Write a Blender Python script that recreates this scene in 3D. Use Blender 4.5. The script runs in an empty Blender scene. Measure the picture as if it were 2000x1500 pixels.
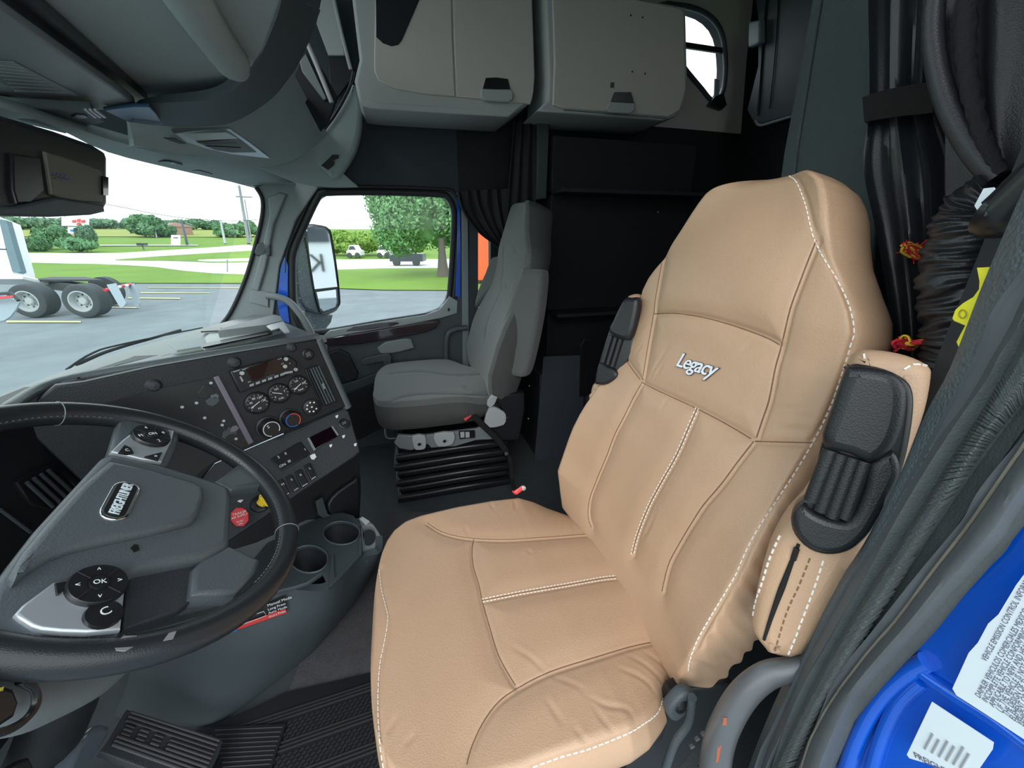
import bpy, bmesh, math, random
import numpy as np
from mathutils import Vector, Matrix, noise
from mathutils.bvhtree import BVHTree
random.seed(4)
SC = bpy.context.scene; COL = SC.collection
# ------------------------------------------------------------------ camera
CAM = Vector((-1.25, 0.0, 1.2)); FPX = 760.0; PITCH = math.radians(20.6); YAW = math.radians(16)
_f = Vector((math.cos(YAW), -math.sin(YAW), 0)); RT = Vector((-math.sin(YAW), -math.cos(YAW), 0)); UPZ = Vector((0, 0, 1))
FW = _f*math.cos(PITCH) - UPZ*math.sin(PITCH); DN = -(_f*math.sin(PITCH) + UPZ*math.cos(PITCH))
cd = bpy.data.cameras.new('camera'); cam = bpy.data.objects.new('camera', cd); COL.objects.link(cam)
cd.sensor_width = 36; cd.lens = FPX/2000*36; cd.clip_start = .02; cd.clip_end = 2000
M3 = Matrix((RT, -DN, -FW)).transposed(); cam.matrix_world = Matrix.Translation(CAM) @ M3.to_4x4()
SC.camera = cam
# ------------------------------------------------------------------ sky and exposure
w = bpy.data.worlds.new('overcast_sky'); SC.world = w; w.use_nodes = True
nt = w.node_tree; bg = nt.nodes['Background']
tc = nt.nodes.new('ShaderNodeTexCoord'); sx = nt.nodes.new('ShaderNodeSeparateXYZ'); rp = nt.nodes.new('ShaderNodeValToRGB')
nt.links.new(tc.outputs['Generated'], sx.inputs[0]); nt.links.new(sx.outputs['Z'], rp.inputs[0])
rp.color_ramp.elements[0].color = (.93, .98, 1, 1); rp.color_ramp.elements[1].color = (.82, .92, 1, 1)
nt.links.new(rp.outputs[0], bg.inputs['Color']); bg.inputs['Strength'].default_value = 1.7
sd = bpy.data.lights.new('veiled_sun', 'SUN'); sd.energy = 1.0; sd.angle = math.radians(35); sd.color = (1, .96, .9)
so = bpy.data.objects.new('veiled_sun', sd); COL.objects.link(so)
so.rotation_euler = Vector((.72, -.35, -.62)).to_track_quat('-Z', 'Y').to_euler()
SC.view_settings.view_transform = 'Standard'; SC.view_settings.look = 'None'; SC.view_settings.gamma = 1
SC.view_settings.use_curve_mapping = False; SC.view_settings.exposure = .5
SC.cycles.max_bounces = 8; SC.cycles.transparent_max_bounces = 16

# ------------------------------------------------------------------ helpers
def ray(px, py): return RT*(px-1000) + DN*(py-750) + FW*FPX
def atn(px, py, n, p0):
    r = ray(px, py); n = Vector(n); return CAM + r*((Vector(p0)-CAM).dot(n)/r.dot(n))
def at(px, py, x=None, y=None, z=None):
    r = ray(px, py)
    t = (x-CAM.x)/r.x if x is not None else (y-CAM.y)/r.y if y is not None else (z-CAM.z)/r.z
    return CAM + r*t
def dep(px, py, d): return CAM + ray(px, py)*(d/FPX)

def mat(name, col, rough=.5, bump=0, scale=200, metal=0, spec=.5, coat=0, kind='noise', emit=None, var=0, vscale=6, sheen=0, alpha=None, aniso=None):
    m = bpy.data.materials.new(name); m.use_nodes = True; t = m.node_tree; b = t.nodes['Principled BSDF']
    b.inputs['Base Color'].default_value = (*col, 1); b.inputs['Roughness'].default_value = rough
    b.inputs['Metallic'].default_value = metal; b.inputs['Specular IOR Level'].default_value = spec
    b.inputs['Coat Weight'].default_value = coat
    if sheen: b.inputs['Sheen Weight'].default_value = sheen
    if emit: b.inputs['Emission Color'].default_value = (*emit[0], 1); b.inputs['Emission Strength'].default_value = emit[1]
    tcn = t.nodes.new('ShaderNodeTexCoord')
    if var:
        n = t.nodes.new('ShaderNodeTexNoise'); n.inputs['Scale'].default_value = vscale; n.inputs['Detail'].default_value = 4
        t.links.new(tcn.outputs['Object'], n.inputs['Vector'])
        mx = t.nodes.new('ShaderNodeMix'); mx.data_type = 'RGBA'
        mx.inputs[6].default_value = (*[c*(1-var) for c in col], 1); mx.inputs[7].default_value = (*[min(1, c*(1+var)) for c in col], 1)
        t.links.new(n.outputs['Fac'], mx.inputs[0]); t.links.new(mx.outputs[2], b.inputs['Base Color'])
    if bump:
        if kind == 'voronoi':
            n = t.nodes.new('ShaderNodeTexVoronoi'); out = n.outputs['Distance']
        elif kind == 'wave':
            n = t.nodes.new('ShaderNodeTexWave'); out = n.outputs['Fac']; n.bands_direction = aniso or 'X'
        else:
            n = t.nodes.new('ShaderNodeTexNoise'); out = n.outputs['Fac']
        n.inputs['Scale'].default_value = scale
        bp = t.nodes.new('ShaderNodeBump'); bp.inputs['Strength'].default_value = bump; bp.inputs['Distance'].default_value = .004
        t.links.new(tcn.outputs['Object'], n.inputs['Vector']); t.links.new(out, bp.inputs['Height']); t.links.new(bp.outputs[0], b.inputs['Normal'])
    return m
def glassmat(name, tint=(.95, .98, .98), g=.06):
    m = bpy.data.materials.new(name); m.use_nodes = True; t = m.node_tree; t.nodes.clear()
    o = t.nodes.new('ShaderNodeOutputMaterial'); mx = t.nodes.new('ShaderNodeMixShader'); tr = t.nodes.new('ShaderNodeBsdfTransparent'); gl = t.nodes.new('ShaderNodeBsdfGlossy')
    tr.inputs[0].default_value = (*tint, 1); gl.inputs['Roughness'].default_value = .02; mx.inputs[0].default_value = g
    t.links.new(tr.outputs[0], mx.inputs[1]); t.links.new(gl.outputs[0], mx.inputs[2]); t.links.new(mx.outputs[0], o.inputs[0]); return m
MT = {}
def defm(k, *a, **kw): MT[k] = mat(k, *a, **kw)
defm('tan_leather', (.525, .345, .225), .42, bump=.12, scale=420, kind='voronoi', spec=.5, var=.05, vscale=9)
defm('tan_leather_dark', (.36,.24,.15), .45, bump=.12, scale=420, kind='voronoi', var=.06, vscale=9)
defm('white_thread', (.82, .8, .75), .8)
defm('tan_thread_and_shade', (.2, .115, .07), .8)  # armrest stitch thread, also the painted shadow colour of the seat seams
defm('emblem_thread', (.85, .88, .93), .6)
defm('emblem_outline', (.08, .09, .12), .6)
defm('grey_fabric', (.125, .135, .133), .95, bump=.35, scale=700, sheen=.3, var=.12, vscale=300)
defm('dark_fabric', (.055,.057,.058), .95, bump=.3, scale=700, var=.1, vscale=200)
defm('black_plastic', (.013, .015, .018), .42, bump=.1, scale=500, kind='voronoi')
defm('satin_black', (.012, .013, .015), .3)
defm('soft_black', (.03,.035,.042), .6, bump=.15, scale=350, kind='voronoi')
defm('panel_black', (.009,.0125,.016), .5, bump=.12, scale=450, kind='voronoi')
defm('slate_plastic', (.055, .07, .08), .5, bump=.12, scale=350, kind='voronoi')
defm('dash_top', (.10, .122, .13), .38, bump=.12, scale=300, kind='voronoi')
defm('grey_plastic', (.2, .225, .235), .45, bump=.06, scale=400)
defm('pillar_grey', (.2, .23, .245), .55, bump=.1, scale=500)
defm('light_grey', (.42, .44, .46), .45)
defm('silver', (.55,.6,.64), .32, metal=.6)
defm('chrome', (.8, .82, .85), .12, metal=1)
defm('headliner', (.36, .43, .43), .9, bump=.3, scale=600, var=.08, vscale=8)
defm('headliner_dark', (.10, .125, .14), .85, bump=.25, scale=600)
defm('cabinet_beige', (.56, .525, .475), .6, bump=.06, scale=400)
defm('cabinet_grey', (.43, .46, .45), .6, bump=.06, scale=400)
defm('navy_wall', (.035, .045, .06), .75, bump=.12, scale=500)
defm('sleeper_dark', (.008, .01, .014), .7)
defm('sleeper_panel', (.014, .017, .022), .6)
defm('blue_paint', (.0, .09, .58), .25, coat=.8, spec=.6)
defm('rubber', (.016, .018, .02), .6, bump=.2, scale=300)
defm('seal_grey', (.085, .10, .11), .65, bump=.12, scale=200, var=.15, vscale=30)
defm('vinyl', (.10, .135, .155), .55, bump=.5, scale=260, kind='voronoi')
defm('ribbed_fabric', (.07, .085, .09), .8, bump=.3, scale=500, var=.2, vscale=60)
defm('bead', (.16, .15, .12), .6)
defm('black_leather', (.02, .023, .027), .31, bump=.08, scale=700, kind='voronoi')
defm('grey_leather', (.035, .037, .046), .4, bump=.1, scale=600, kind='voronoi')
defm('hub_grey', (.085, .102, .112), .36, bump=.1, scale=350, kind='voronoi')
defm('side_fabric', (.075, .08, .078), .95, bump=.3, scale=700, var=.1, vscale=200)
defm('sill_gloss', (.3, .35, .37), .22, coat=.5)
defm('fleece', (.02, .02, .024), .95, bump=.8, scale=180)
defm('strap_black', (.009, .009, .009), .9, bump=.3, scale=500)
defm('curtain_black', (.01, .012, .015), .7)
defm('panel_green', (.05,.07,.07), .6, bump=.2, scale=350, kind='voronoi')
defm('carpet', (.085,.082,.09), 1, bump=.5, scale=400, var=.3, vscale=40)
defm('floor_vinyl', (.06,.072,.078), .6, bump=.2, scale=200, var=.2, vscale=25)
defm('mat_black', (.014, .014, .017), .5)
defm('mat_rib', (.035, .035, .038), .5)
defm('red_plastic', (.62, .03, .04), .4)
defm('buckle_red', (.85, .08, .09), .4)
defm('yellow_plastic', (.85, .55, .02), .4)
defm('yellow_card', (.92, .87, .03), .45)
defm('yellow_mark', (.45, .42, .05), .5)
defm('white_print', (.75, .78, .8), .6)
defm('dim_print', (.3, .33, .35), .6)
defm('blue_print', (.02, .15, .6), .5)
defm('red_print', (.6, .04, .04), .5)
defm('dark_print', (.13,.13,.2), .6)
defm('purple_strip', (.16, .14, .19), .5)
defm('display_black', (.006, .002, .004), .12, coat=.5)
defm('paper', (.72, .78, .76), .7)
defm('paper_grey', (.3, .36, .36), .5)
defm('sticker', (.68, .78, .84), .4)
defm('wood_gloss', (.03, .022, .03), .1, coat=1)
defm('handle_metal', (.13,.14,.15), .38, metal=.3, spec=.8)
defm('rust', (.38, .11, .06), .7)
defm('brake_metal', (.1, .125, .15), .25, coat=.4)
defm('worn_vinyl', (.22, .22, .23), .5)
defm('red_rope', (.75, .03, .05), .8)
defm('yellow_rope', (.85, .6, .05), .8)
defm('lens', (.5, .6, .6), .15, coat=.5)
defm('lens_dark', (.12, .13, .12), .3)
defm('orange_paint', (.9, .12, .03), .45)
# outdoors
defm('asphalt', (.165, .195, .21), .9, var=.3, vscale=1.2, bump=.3, scale=30)
defm('concrete', (.55,.54,.52), .9, var=.06, vscale=.5)
defm('grass', (.13, .24, .02), 1, var=.3, vscale=.25, bump=.4, scale=8)
defm('field', (.25, .29, .06), 1, var=.15, vscale=.05)
defm('leaf_bright', (.16,.36,.14), .8, var=.3, vscale=2)
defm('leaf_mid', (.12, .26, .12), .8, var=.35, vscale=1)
defm('leaf_light', (.20, .34, .06), .8, var=.25, vscale=1)
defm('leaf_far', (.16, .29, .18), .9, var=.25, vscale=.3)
defm('bark', (.12, .11, .1), .9)
defm('tire', (.05,.06,.065), .8)
defm('wheel_white', (.42,.45,.46), .45)
defm('chassis', (.04, .05, .055), .7)
defm('truck_white', (.8, .82, .84), .4)
defm('truck_dark', (.1, .17, .2), .5)
defm('flap_grey', (.3, .37, .42), .6)
defm('line_yellow', (.55, .5, .27), .8)
defm('pole_wood', (.2, .22, .24), .9)
defm('house', (.42, .25, .2), .8)
defm('roof_tile', (.3, .17, .14), .8)
defm('car_white', (.8, .82, .84), .3)
defm('car_dark', (.05, .06, .08), .3)
defm('mirror_glass', (.75, .8, .82), .03, metal=1)
defm('mirror_body', (.10, .13, .15), .35, coat=.3, var=.5, vscale=60)
defm('siding', (.55, .62, .66), .5, bump=.5, scale=2, kind='wave')
GL = glassmat('window_glass', g=.015); GLW = glassmat('windshield_glass', (.93, .97, .96), .05)

def new(name, me, m, parent=None, kind=None, smooth=True):
    o = bpy.data.objects.new(name, me); COL.objects.link(o)
    if m is not None and len(me.materials) == 0: me.materials.append(MT[m] if isinstance(m, str) else m)
    if parent: o.parent = parent
    if kind: o['kind'] = kind
    if smooth and len(me.polygons): me.polygons.foreach_set('use_smooth', [True]*len(me.polygons))
    return o
def tag(o, label, cat, group=None):
    o['label'] = label; o['category'] = cat
    if group: o['group'] = group
    return o
def thing(name, label, cat, group=None):
    return tag_empty(name, label, cat, group)
def tag_empty(name, label, cat, group=None):
    o = bpy.data.objects.new(name, None); COL.objects.link(o); o.empty_display_size = .05
    o['label'] = label; o['category'] = cat
    if group: o['group'] = group
    return o
def struct(o): o['kind'] = 'structure'; return o
def sempty(name):
    o = bpy.data.objects.new(name, None); COL.objects.link(o); o['kind'] = 'structure'; return o
def me_from(vs, fs):
    me = bpy.data.meshes.new('m'); me.from_pydata([tuple(v) for v in vs], [], [tuple(f) for f in fs]); me.update(); return me
def bev(o, wd, seg=2, ang=35):
    b = o.modifiers.new('b', 'BEVEL'); b.width = wd; b.segments = seg; b.limit_method = 'ANGLE'; b.angle_limit = math.radians(ang); return o
def autosm(o, ang=35):
    me = o.data; bm = bmesh.new(); bm.from_mesh(me); a = math.radians(ang)
    bmesh.ops.recalc_face_normals(bm, faces=bm.faces)
    for e in bm.edges:
        if len(e.link_faces) == 2 and e.calc_face_angle(0) > a: e.smooth = False
    bm.to_mesh(me); bm.free(); return o
def cr(pts, n=4, closed=False):
    """Catmull-Rom through pts"""
    P = [Vector(p) for p in pts]; out = []; N = len(P); rng = N if closed else N-1
    for i in range(rng):
        if closed: p0, p1, p2, p3 = P[i-1], P[i], P[(i+1) % N], P[(i+2) % N]
        else: p0, p1, p2, p3 = P[max(i-1, 0)], P[i], P[i+1], P[min(i+2, N-1)]
        for k in range(n):
            t = k/n; out.append(.5*((2*p1)+(p2-p0)*t+(2*p0-5*p1+4*p2-p3)*t*t+(3*p1-p0-3*p2+p3)*t**3))
    if not closed: out.append(P[-1].copy())
    return out
def toward(n, p):
    n = Vector(n).normalized(); return n if n.dot(CAM-Vector(p)) > 0 else -n
def plate(name, pts, th, m, parent=None, holes=(), sm=0, bevel=0, n=None, kind=None):
    """pts: 3D points roughly in a plane, front face there, body of thickness th behind it (away from the camera)"""
    L = [[Vector(p) for p in pts]] + [[Vector(p) for p in h] for h in holes]
    if sm: L = [cr(l, sm, True) for l in L]
    c = sum(L[0], Vector())/len(L[0])
    if n is None:
        n = Vector()
        for i in range(len(L[0])): n += (L[0][i-1]-c).cross(L[0][i]-c)
    n = toward(n, c); e1 = n.orthogonal().normalized(); e2 = n.cross(e1)
    cu = bpy.data.curves.new('c', 'CURVE'); cu.dimensions = '2D'; cu.fill_mode = 'BOTH'; cu.extrude = max(th/2-bevel, 1e-5); cu.bevel_depth = bevel; cu.bevel_resolution = 2
    if bevel: cu.offset = -bevel
    for l in L:
        s = cu.splines.new('POLY'); s.points.add(len(l)-1); s.use_cyclic_u = True
        for i, p in enumerate(l):
            q = p-c; s.points[i].co = (q.dot(e1), q.dot(e2), 0, 1)
    ob = bpy.data.objects.new('c', cu); COL.objects.link(ob)
    dg = bpy.context.evaluated_depsgraph_get(); me = bpy.data.meshes.new_from_object(ob.evaluated_get(dg))
    bpy.data.objects.remove(ob); bpy.data.curves.remove(cu)
    off = c-n*(th/2)
    me.transform(Matrix.Translation(off) @ Matrix((e1, e2, n)).transposed().to_4x4())
    me.materials.clear()
    o = new(name, me, m, parent, kind); autosm(o, 40); return o
def pp(l, **k): return [at(a, b, **k) for a, b in l]
def ppn(l, n, p0): return [atn(a, b, n, p0) for a, b in l]
def patch(name, rows, m, parent=None, sub=4, th=.01, kind=None, n=None, disp=None):
    """rows of 3D control points -> smooth sheet with thickness, body on the far side from the camera"""
    R = [cr(r, sub) for r in rows]; cols = list(zip(*R)); C2 = [cr(c, sub) for c in cols]
    nr, nc = len(C2[0]), len(C2); vs = [C2[j][i] for i in range(nr) for j in range(nc)]
    nor = []
    for i in range(nr):
        for j in range(nc):
            a = C2[min(j+1, nc-1)][i]-C2[max(j-1, 0)][i]; b = C2[j][min(i+1, nr-1)]-C2[j][max(i-1, 0)]
            nn = a.cross(b); nn = nn.normalized() if nn.length > 1e-9 else Vector((0, 0, 1)); nor.append(nn)
    k = (nr//2)*nc+nc//2
    if nor[k].dot(CAM-vs[k]) < 0: nor = [-x for x in nor]
    if disp: vs = [v+q*disp(i//nc/(nr-1), i % nc/(nc-1)) for i, (v, q) in enumerate(zip(vs, nor))]
    N = nr*nc; back = [v-q*th for v, q in zip(vs, nor)]; fs = []
    for i in range(nr-1):
        for j in range(nc-1):
            a = i*nc+j; fs.append((a, a+1, a+nc+1, a+nc)); fs.append((a+N, a+nc+N, a+nc+1+N, a+1+N))
    per = [j for j in range(nc)] + [i*nc+nc-1 for i in range(1, nr)] + [(nr-1)*nc+j for j in range(nc-2, -1, -1)] + [i*nc for i in range(nr-2, 0, -1)]
    for a, b in zip(per, per[1:]+per[:1]): fs.append((a, a+N, b+N, b))
    o = new(name, me_from(vs+back, fs), m, parent, kind); autosm(o, 50); return o
def tube(name, pts, r, m, parent=None, sub=5, seg=12, closed=False, flat=None, kind=None, up=None, prof=None):
    P = cr(pts, sub, closed) if sub > 1 else [Vector(p) for p in pts]
    n = len(P); rr = r if callable(r) else (lambda t: r)
    T = [(P[(i+1) % n if closed else min(i+1, n-1)]-P[i-1 if closed else max(i-1, 0)]).normalized() for i in range(n)]
    u = Vector(up) if up else T[0].orthogonal(); vs = []; fs = []
    for i in range(n):
        u = Vector(up) if up else u
        u = (u-T[i]*u.dot(T[i])).normalized(); v = T[i].cross(u); R_ = rr(i/(n-1))
        for k in range(seg):
            a = 2*math.pi*k/seg; fl = flat or 1; q = prof(i/(n-1), a) if prof else 1
            vs.append(P[i]+u*(R_*q*math.cos(a))+v*(R_*q*fl*math.sin(a)))
    for i in range(n if closed else n-1):
        for k in range(seg):
            a = i*seg+k; b = i*seg+(k+1) % seg; c = ((i+1) % n)*seg; fs.append((a, b, c+(k+1) % seg, c+k))
    if not closed: fs.append(tuple(range(seg-1, -1, -1))); fs.append(tuple((n-1)*seg+k for k in range(seg)))
    o = new(name, me_from(vs, fs), m, parent, kind); return autosm(o, 60)
def frame_axes(n, up=(0, 0, 1)):
    n = Vector(n).normalized(); x = Vector(up).cross(n)
    x = x.normalized() if x.length > 1e-6 else Vector((1, 0, 0)); return x, n.cross(x), n
def box(name, c, size, m, parent=None, ax=None, bevel=.002, kind=None, seg=2):
    X, Y, Zx = ax if ax else (Vector((1, 0, 0)), Vector((0, 1, 0)), Vector((0, 0, 1)))
    vs = [Vector(c)+X*(sx*size[0]/2)+Y*(sy*size[1]/2)+Zx*(sz*size[2]/2) for sx in (-1, 1) for sy in (-1, 1) for sz in (-1, 1)]
    o = new(name, me_from(vs, [(0, 1, 3, 2), (4, 6, 7, 5), (0, 4, 5, 1), (2, 3, 7, 6), (0, 2, 6, 4), (1, 5, 7, 3)]), m, parent, kind, smooth=False)
    if bevel: bev(o, bevel, seg)
    return o
def lathe(name, c, axis, prof, m, parent=None, seg=32, kind=None, ref=(0, 0, 1), cap=True):
    X, Y, A = frame_axes(axis, ref); vs = []; fs = []; n = len(prof)
    for r, h in prof:
        for k in range(seg):
            a = 2*math.pi*k/seg; vs.append(Vector(c)+X*(r*math.cos(a))+Y*(r*math.sin(a))+A*h)
    for i in range(n-1):
        for k in range(seg):
            fs.append((i*seg+k, i*seg+(k+1) % seg, (i+1)*seg+(k+1) % seg, (i+1)*seg+k))
    if cap and prof[0][0] > 1e-5: fs.append(tuple(range(seg-1, -1, -1)))
    if cap and prof[-1][0] > 1e-5: fs.append(tuple((n-1)*seg+k for k in range(seg)))
    o = new(name, me_from(vs, fs), m, parent, kind); return autosm(o, 35)
def merge(name, lst, m, parent=None, kind=None):
    """lst of (verts, faces)"""
    vs = []; fs = []
    for v, f in lst: b = len(vs); vs += list(v); fs += [tuple(i+b for i in q) for q in f]
    return new(name, me_from(vs, fs), m, parent, kind, smooth=False)
def bxm(c, size, ax=None):
    X, Y, Zx = ax if ax else (Vector((1, 0, 0)), Vector((0, 1, 0)), Vector((0, 0, 1)))
    vs = [Vector(c)+X*(sx*size[0]/2)+Y*(sy*size[1]/2)+Zx*(sz*size[2]/2) for sx in (-1, 1) for sy in (-1, 1) for sz in (-1, 1)]
    return vs, [(0, 1, 3, 2), (4, 6, 7, 5), (0, 4, 5, 1), (2, 3, 7, 6), (0, 2, 6, 4), (1, 5, 7, 3)]
def text(name, s, c, xdir, n, size, m, parent=None, th=.0004, align='CENTER', shear=0, off=0, sp=1):
    cu = bpy.data.curves.new('t', 'FONT'); cu.body = s; cu.size = size; cu.extrude = th; cu.align_x = align; cu.align_y = 'CENTER'; cu.shear = shear; cu.offset = off; cu.space_character = sp; cu.resolution_u = 3
    ob = bpy.data.objects.new('t', cu); COL.objects.link(ob); dg = bpy.context.evaluated_depsgraph_get(); me = bpy.data.meshes.new_from_object(ob.evaluated_get(dg))
    bpy.data.objects.remove(ob); bpy.data.curves.remove(cu)
    n = Vector(n).normalized(); x = Vector(xdir); x = (x-n*x.dot(n)).normalized(); y = n.cross(x)
    me.transform(Matrix.Translation(Vector(c)+n*th) @ Matrix((x, y, n)).transposed().to_4x4()); me.materials.clear()
    return new(name, me, m, parent, smooth=False)
def fnoise(p, s): return noise.noise(Vector(p)*s)
# ------------------------------------------------------------------ upholstery
def pad_body(name, O, A, S, N, wt, s0, s1, front, depth, mats, parent, NU=150, NS=240, NW=22, NB=24, roll=.014, side=.012, er=.03, sidefn=None):
    """closed padded body lofted along S; A across, N out of the front face"""
    O, A, S, N = map(Vector, (O, A, S, N)); ss = s0+(s1-s0)*(1-np.cos(np.linspace(0, 1, NS)*math.pi))/2*.55+(s1-s0)*np.linspace(0, 1, NS)*.45
    tabx, taby = zip(*wt); vs = []; lab = []
    for s in ss:
        W = max(np.interp(s, tabx, taby), .002); e = 1
        for q in (s-s0, s1-s):
            if q < er: e = min(e, math.sqrt(max(0, 1-(1-q/er)**2)))
        e = max(e, .02); dm = -depth*.5; row = []
        for i in range(NU):
            u = math.sin(math.pi/2*(-1+2*i/(NU-1)))*.35+(-1+2*i/(NU-1))*.65
            k = (abs(u)-(1-roll/W))/(roll/W) if W > roll else abs(u)
            drop = roll*(1-math.sqrt(max(0, 1-min(1, max(0, k))**2)))
            row.append((u*W, front(u, s)-drop, 0))
        f1 = front(1, s)-roll; f0 = front(-1, s)-roll
        for i in range(1, NW):
            t = i/NW; row.append((W+side*math.sin(math.pi*t)-.03*t*t, f1+(-depth-f1)*t, 1))
        for i in range(NB):
            t = i/(NB-1); a = (W-.03)*(1-2*t); row.append((a, -depth-.01*(1-(2*t-1)**2), 2))
        for i in range(1, NW):
            t = 1-i/NW; row.append((-(W+side*math.sin(math.pi*t)-.03*t*t), f0+(-depth-f0)*t, 1))
        for a, d, l in row:
            d2 = dm+(d-dm)*e; vs.append(O+A*a+S*float(s)+N*d2); lab.append(l)
    n = NU+2*(NW-1)+NB; fs = []
    for i in range(NS-1):
        for j in range(n):
            fs.append((i*n+j, i*n+(j+1) % n, (i+1)*n+(j+1) % n, (i+1)*n+j))
    fs.append(tuple(range(n-1, -1, -1))); fs.append(tuple((NS-1)*n+j for j in range(n)))
    me = me_from(vs, fs)
    bm = bmesh.new(); bm.from_mesh(me); bmesh.ops.recalc_face_normals(bm, faces=bm.faces); bm.to_mesh(me); bm.free()
    for m in mats: me.materials.append(MT[m])
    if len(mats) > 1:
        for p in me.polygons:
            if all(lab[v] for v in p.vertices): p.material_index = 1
    return new(name, me, None, parent)
def bvh_of(o):
    me = o.data; return BVHTree.FromPolygons([v.co.copy() for v in me.vertices], [tuple(p.vertices) for p in me.polygons])
def px_hits(bv, pl, step=3.0, sm=4):
    P = cr([(a, b, 0) for a, b in pl], sm); out = []
    for a, b in zip(P, P[1:]):
        k = max(1, int((b-a).length/step))
        for i in range(k):
            q = a.lerp(b, i/k); h = bv.ray_cast(CAM, ray(q.x, q.y).normalized())
            if h[0] is not None: out.append((h[0], h[1]))
    return out
def onsurf(bv, l, off):
    o = []
    for a, b in l:
        h = bv.ray_cast(CAM, ray(a, b).normalized()); p = h[0] if h[0] else at(a, b, x=.4); o.append(p+(CAM-p).normalized()*off)
    return o
def groove(o, bv, lines, depth=.005, sg=.0045, wide=.004, wsg=.018, taper=False):
    me = o.data; n = len(me.vertices); co = np.empty(n*3); me.vertices.foreach_get('co', co); co = co.reshape(-1, 3)
    no = np.empty(n*3); me.vertex_normals.foreach_get('vector', no); no = no.reshape(-1, 3); dmin = np.full(n, 9.); wt_ = np.ones(n)
    for l in lines:
        h = px_hits(bv, l)
        if len(h) < 2: continue
        P = np.array([tuple(x[0]) for x in h]); lo = P.min(0)-.05; hi = P.max(0)+.05
        idx = np.where(((co > lo) & (co < hi)).all(1))[0]; Q = co[idx]
        a = P[:-1]; b = P[1:]; ab = b-a; L2 = (ab**2).sum(1)+1e-12; fr = (np.arange(len(a))+.5)/len(a)
        keep = L2 < .03**2; a, ab, L2, fr = a[keep], ab[keep], L2[keep], fr[keep]
        for k in range(0, len(idx), 20000):
            q = Q[k:k+20000, None]; t = np.clip(((q-a)*ab).sum(2)/L2, 0, 1); D_ = np.sqrt((((a+t[..., None]*ab)-q)**2).sum(2)); am = D_.argmin(1); d = D_.min(1); ii = idx[k:k+20000]; up_ = d < dmin[ii]
            wt_[ii[up_]] = np.sin(math.pi*fr[am[up_]])**.8 if taper else 1
            dmin[ii] = np.minimum(dmin[ii], d)
    dd = depth*np.exp(-(dmin/sg)**2)+wide*np.exp(-(dmin/wsg)**2)
    if taper: dd = dd-depth*.2*np.exp(-((dmin-sg*2.1)/sg)**2)
    dd = dd*wt_
    co -= no*dd[:, None]; me.vertices.foreach_set('co', co.ravel()); me.update()
def stitches(name, bv, lines, m, parent, off=(0,), L=.0065, gap=.0035, r=.0009, sm=4):
    parts = []
    for l in lines:
        P = cr([(a, b, 0) for a, b in l], sm)
        for o_ in off:
            Q = []
            for i, p in enumerate(P):
                t = (P[min(i+1, len(P)-1)]-P[max(i-1, 0)]).normalized(); Q.append((p.x-t.y*o_, p.y+t.x*o_))
            h = px_hits(bv, Q, 2.0, 1)
            if len(h) < 2: continue
            D = [0]
            for a, b in zip(h, h[1:]): D.append(D[-1]+(b[0]-a[0]).length)
            s = 0; j = 0
            while s+L < D[-1]:
                def pt(s):
                    k = max(0, min(len(D)-2, int(np.searchsorted(D, s))-1)); t = (s-D[k])/max(1e-9, D[k+1]-D[k]); return h[k][0].lerp(h[k+1][0], t), h[k][1]
                a, n1 = pt(s); b, _ = pt(s+L)
                if (b-a).length < L*1.5 and (b-a).length > 1e-4:
                    x = (b-a).normalized(); y = n1.cross(x)
                    if y.length > .01: y.normalize(); parts.append(bxm((a+b)/2+n1*r*.5, ((b-a).length, 2*r, 2*r), (x, y, x.cross(y))))
                s += L+gap
    return merge(name, parts, m, parent, 'stuff')

def seam_shade_line(o, bv, l, r=.0011, m='tan_thread_and_shade'):
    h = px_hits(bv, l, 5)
    if len(h) > 2: tube('seam_shade', [a for a, b in h], r, m, o, sub=1, seg=6)  # dark brown tube paints the shadow line inside the seam groove
TB = math.radians(15)
BW = [(-.07, .25), (-.05, .262), (0, .27), (.06, .282), (.12, .287), (.24, .285), (.30, .276), (.36, .266), (.45, .257), (.54, .255), (.60, .249), (.63, .235), (.66, .211), (.70, .181), (.74, .159), (.77, .144), (.79, .132), (.805, .12), (.818, .10), (.828, .076), (.835, .045), (.839, .002)]
CWT = [(-.52, .17), (-.46, .21), (-.42, .24), (-.36, .275), (-.32, .295), (-.28, .305), (-.1, .306), (0, .298), (.04, .285), (.07, .263), (.088, .235), (.10, .2), (.109, .15), (.115, .09), (.119, .002)]
BB = [(-.07, .0), (0, .03), (.06, .05), (.2, .045), (.27, .034), (.33, .018), (.39, 0), (.45, -.012), (.55, -.012), (.62, 0), (.7, .012), (.83, .025)]
def back_front(c0=0):
    bx, by = zip(*BB)
    def f(u, s):
        b = np.interp(s, bx, by); au = abs(u); c = .012*math.exp(-((s-.28)/.2)**2)+.03*math.exp(-((s-.66)/.13)**2)-.006
        return c*(1-au**2.2)+b*au**2.6+c0
    return f
CB = [(-.52, -.08), (-.42, -.063), (-.36, -.045), (-.32, -.026), (-.28, -.01), (-.2, -.004), (.12, -.004)]
def cush_front():
    bx, by = zip(*CB)
    def f(u, s):
        b = np.interp(s, bx, by); au = abs(u); c = -.012-.02*max(0, (-s-.25)/.25)
        lip = -.25*max(0, s-.03)**2*10 if s > .03 else 0
        return c*(1-au**2.6)+b*au**3+lip
    return f
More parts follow.
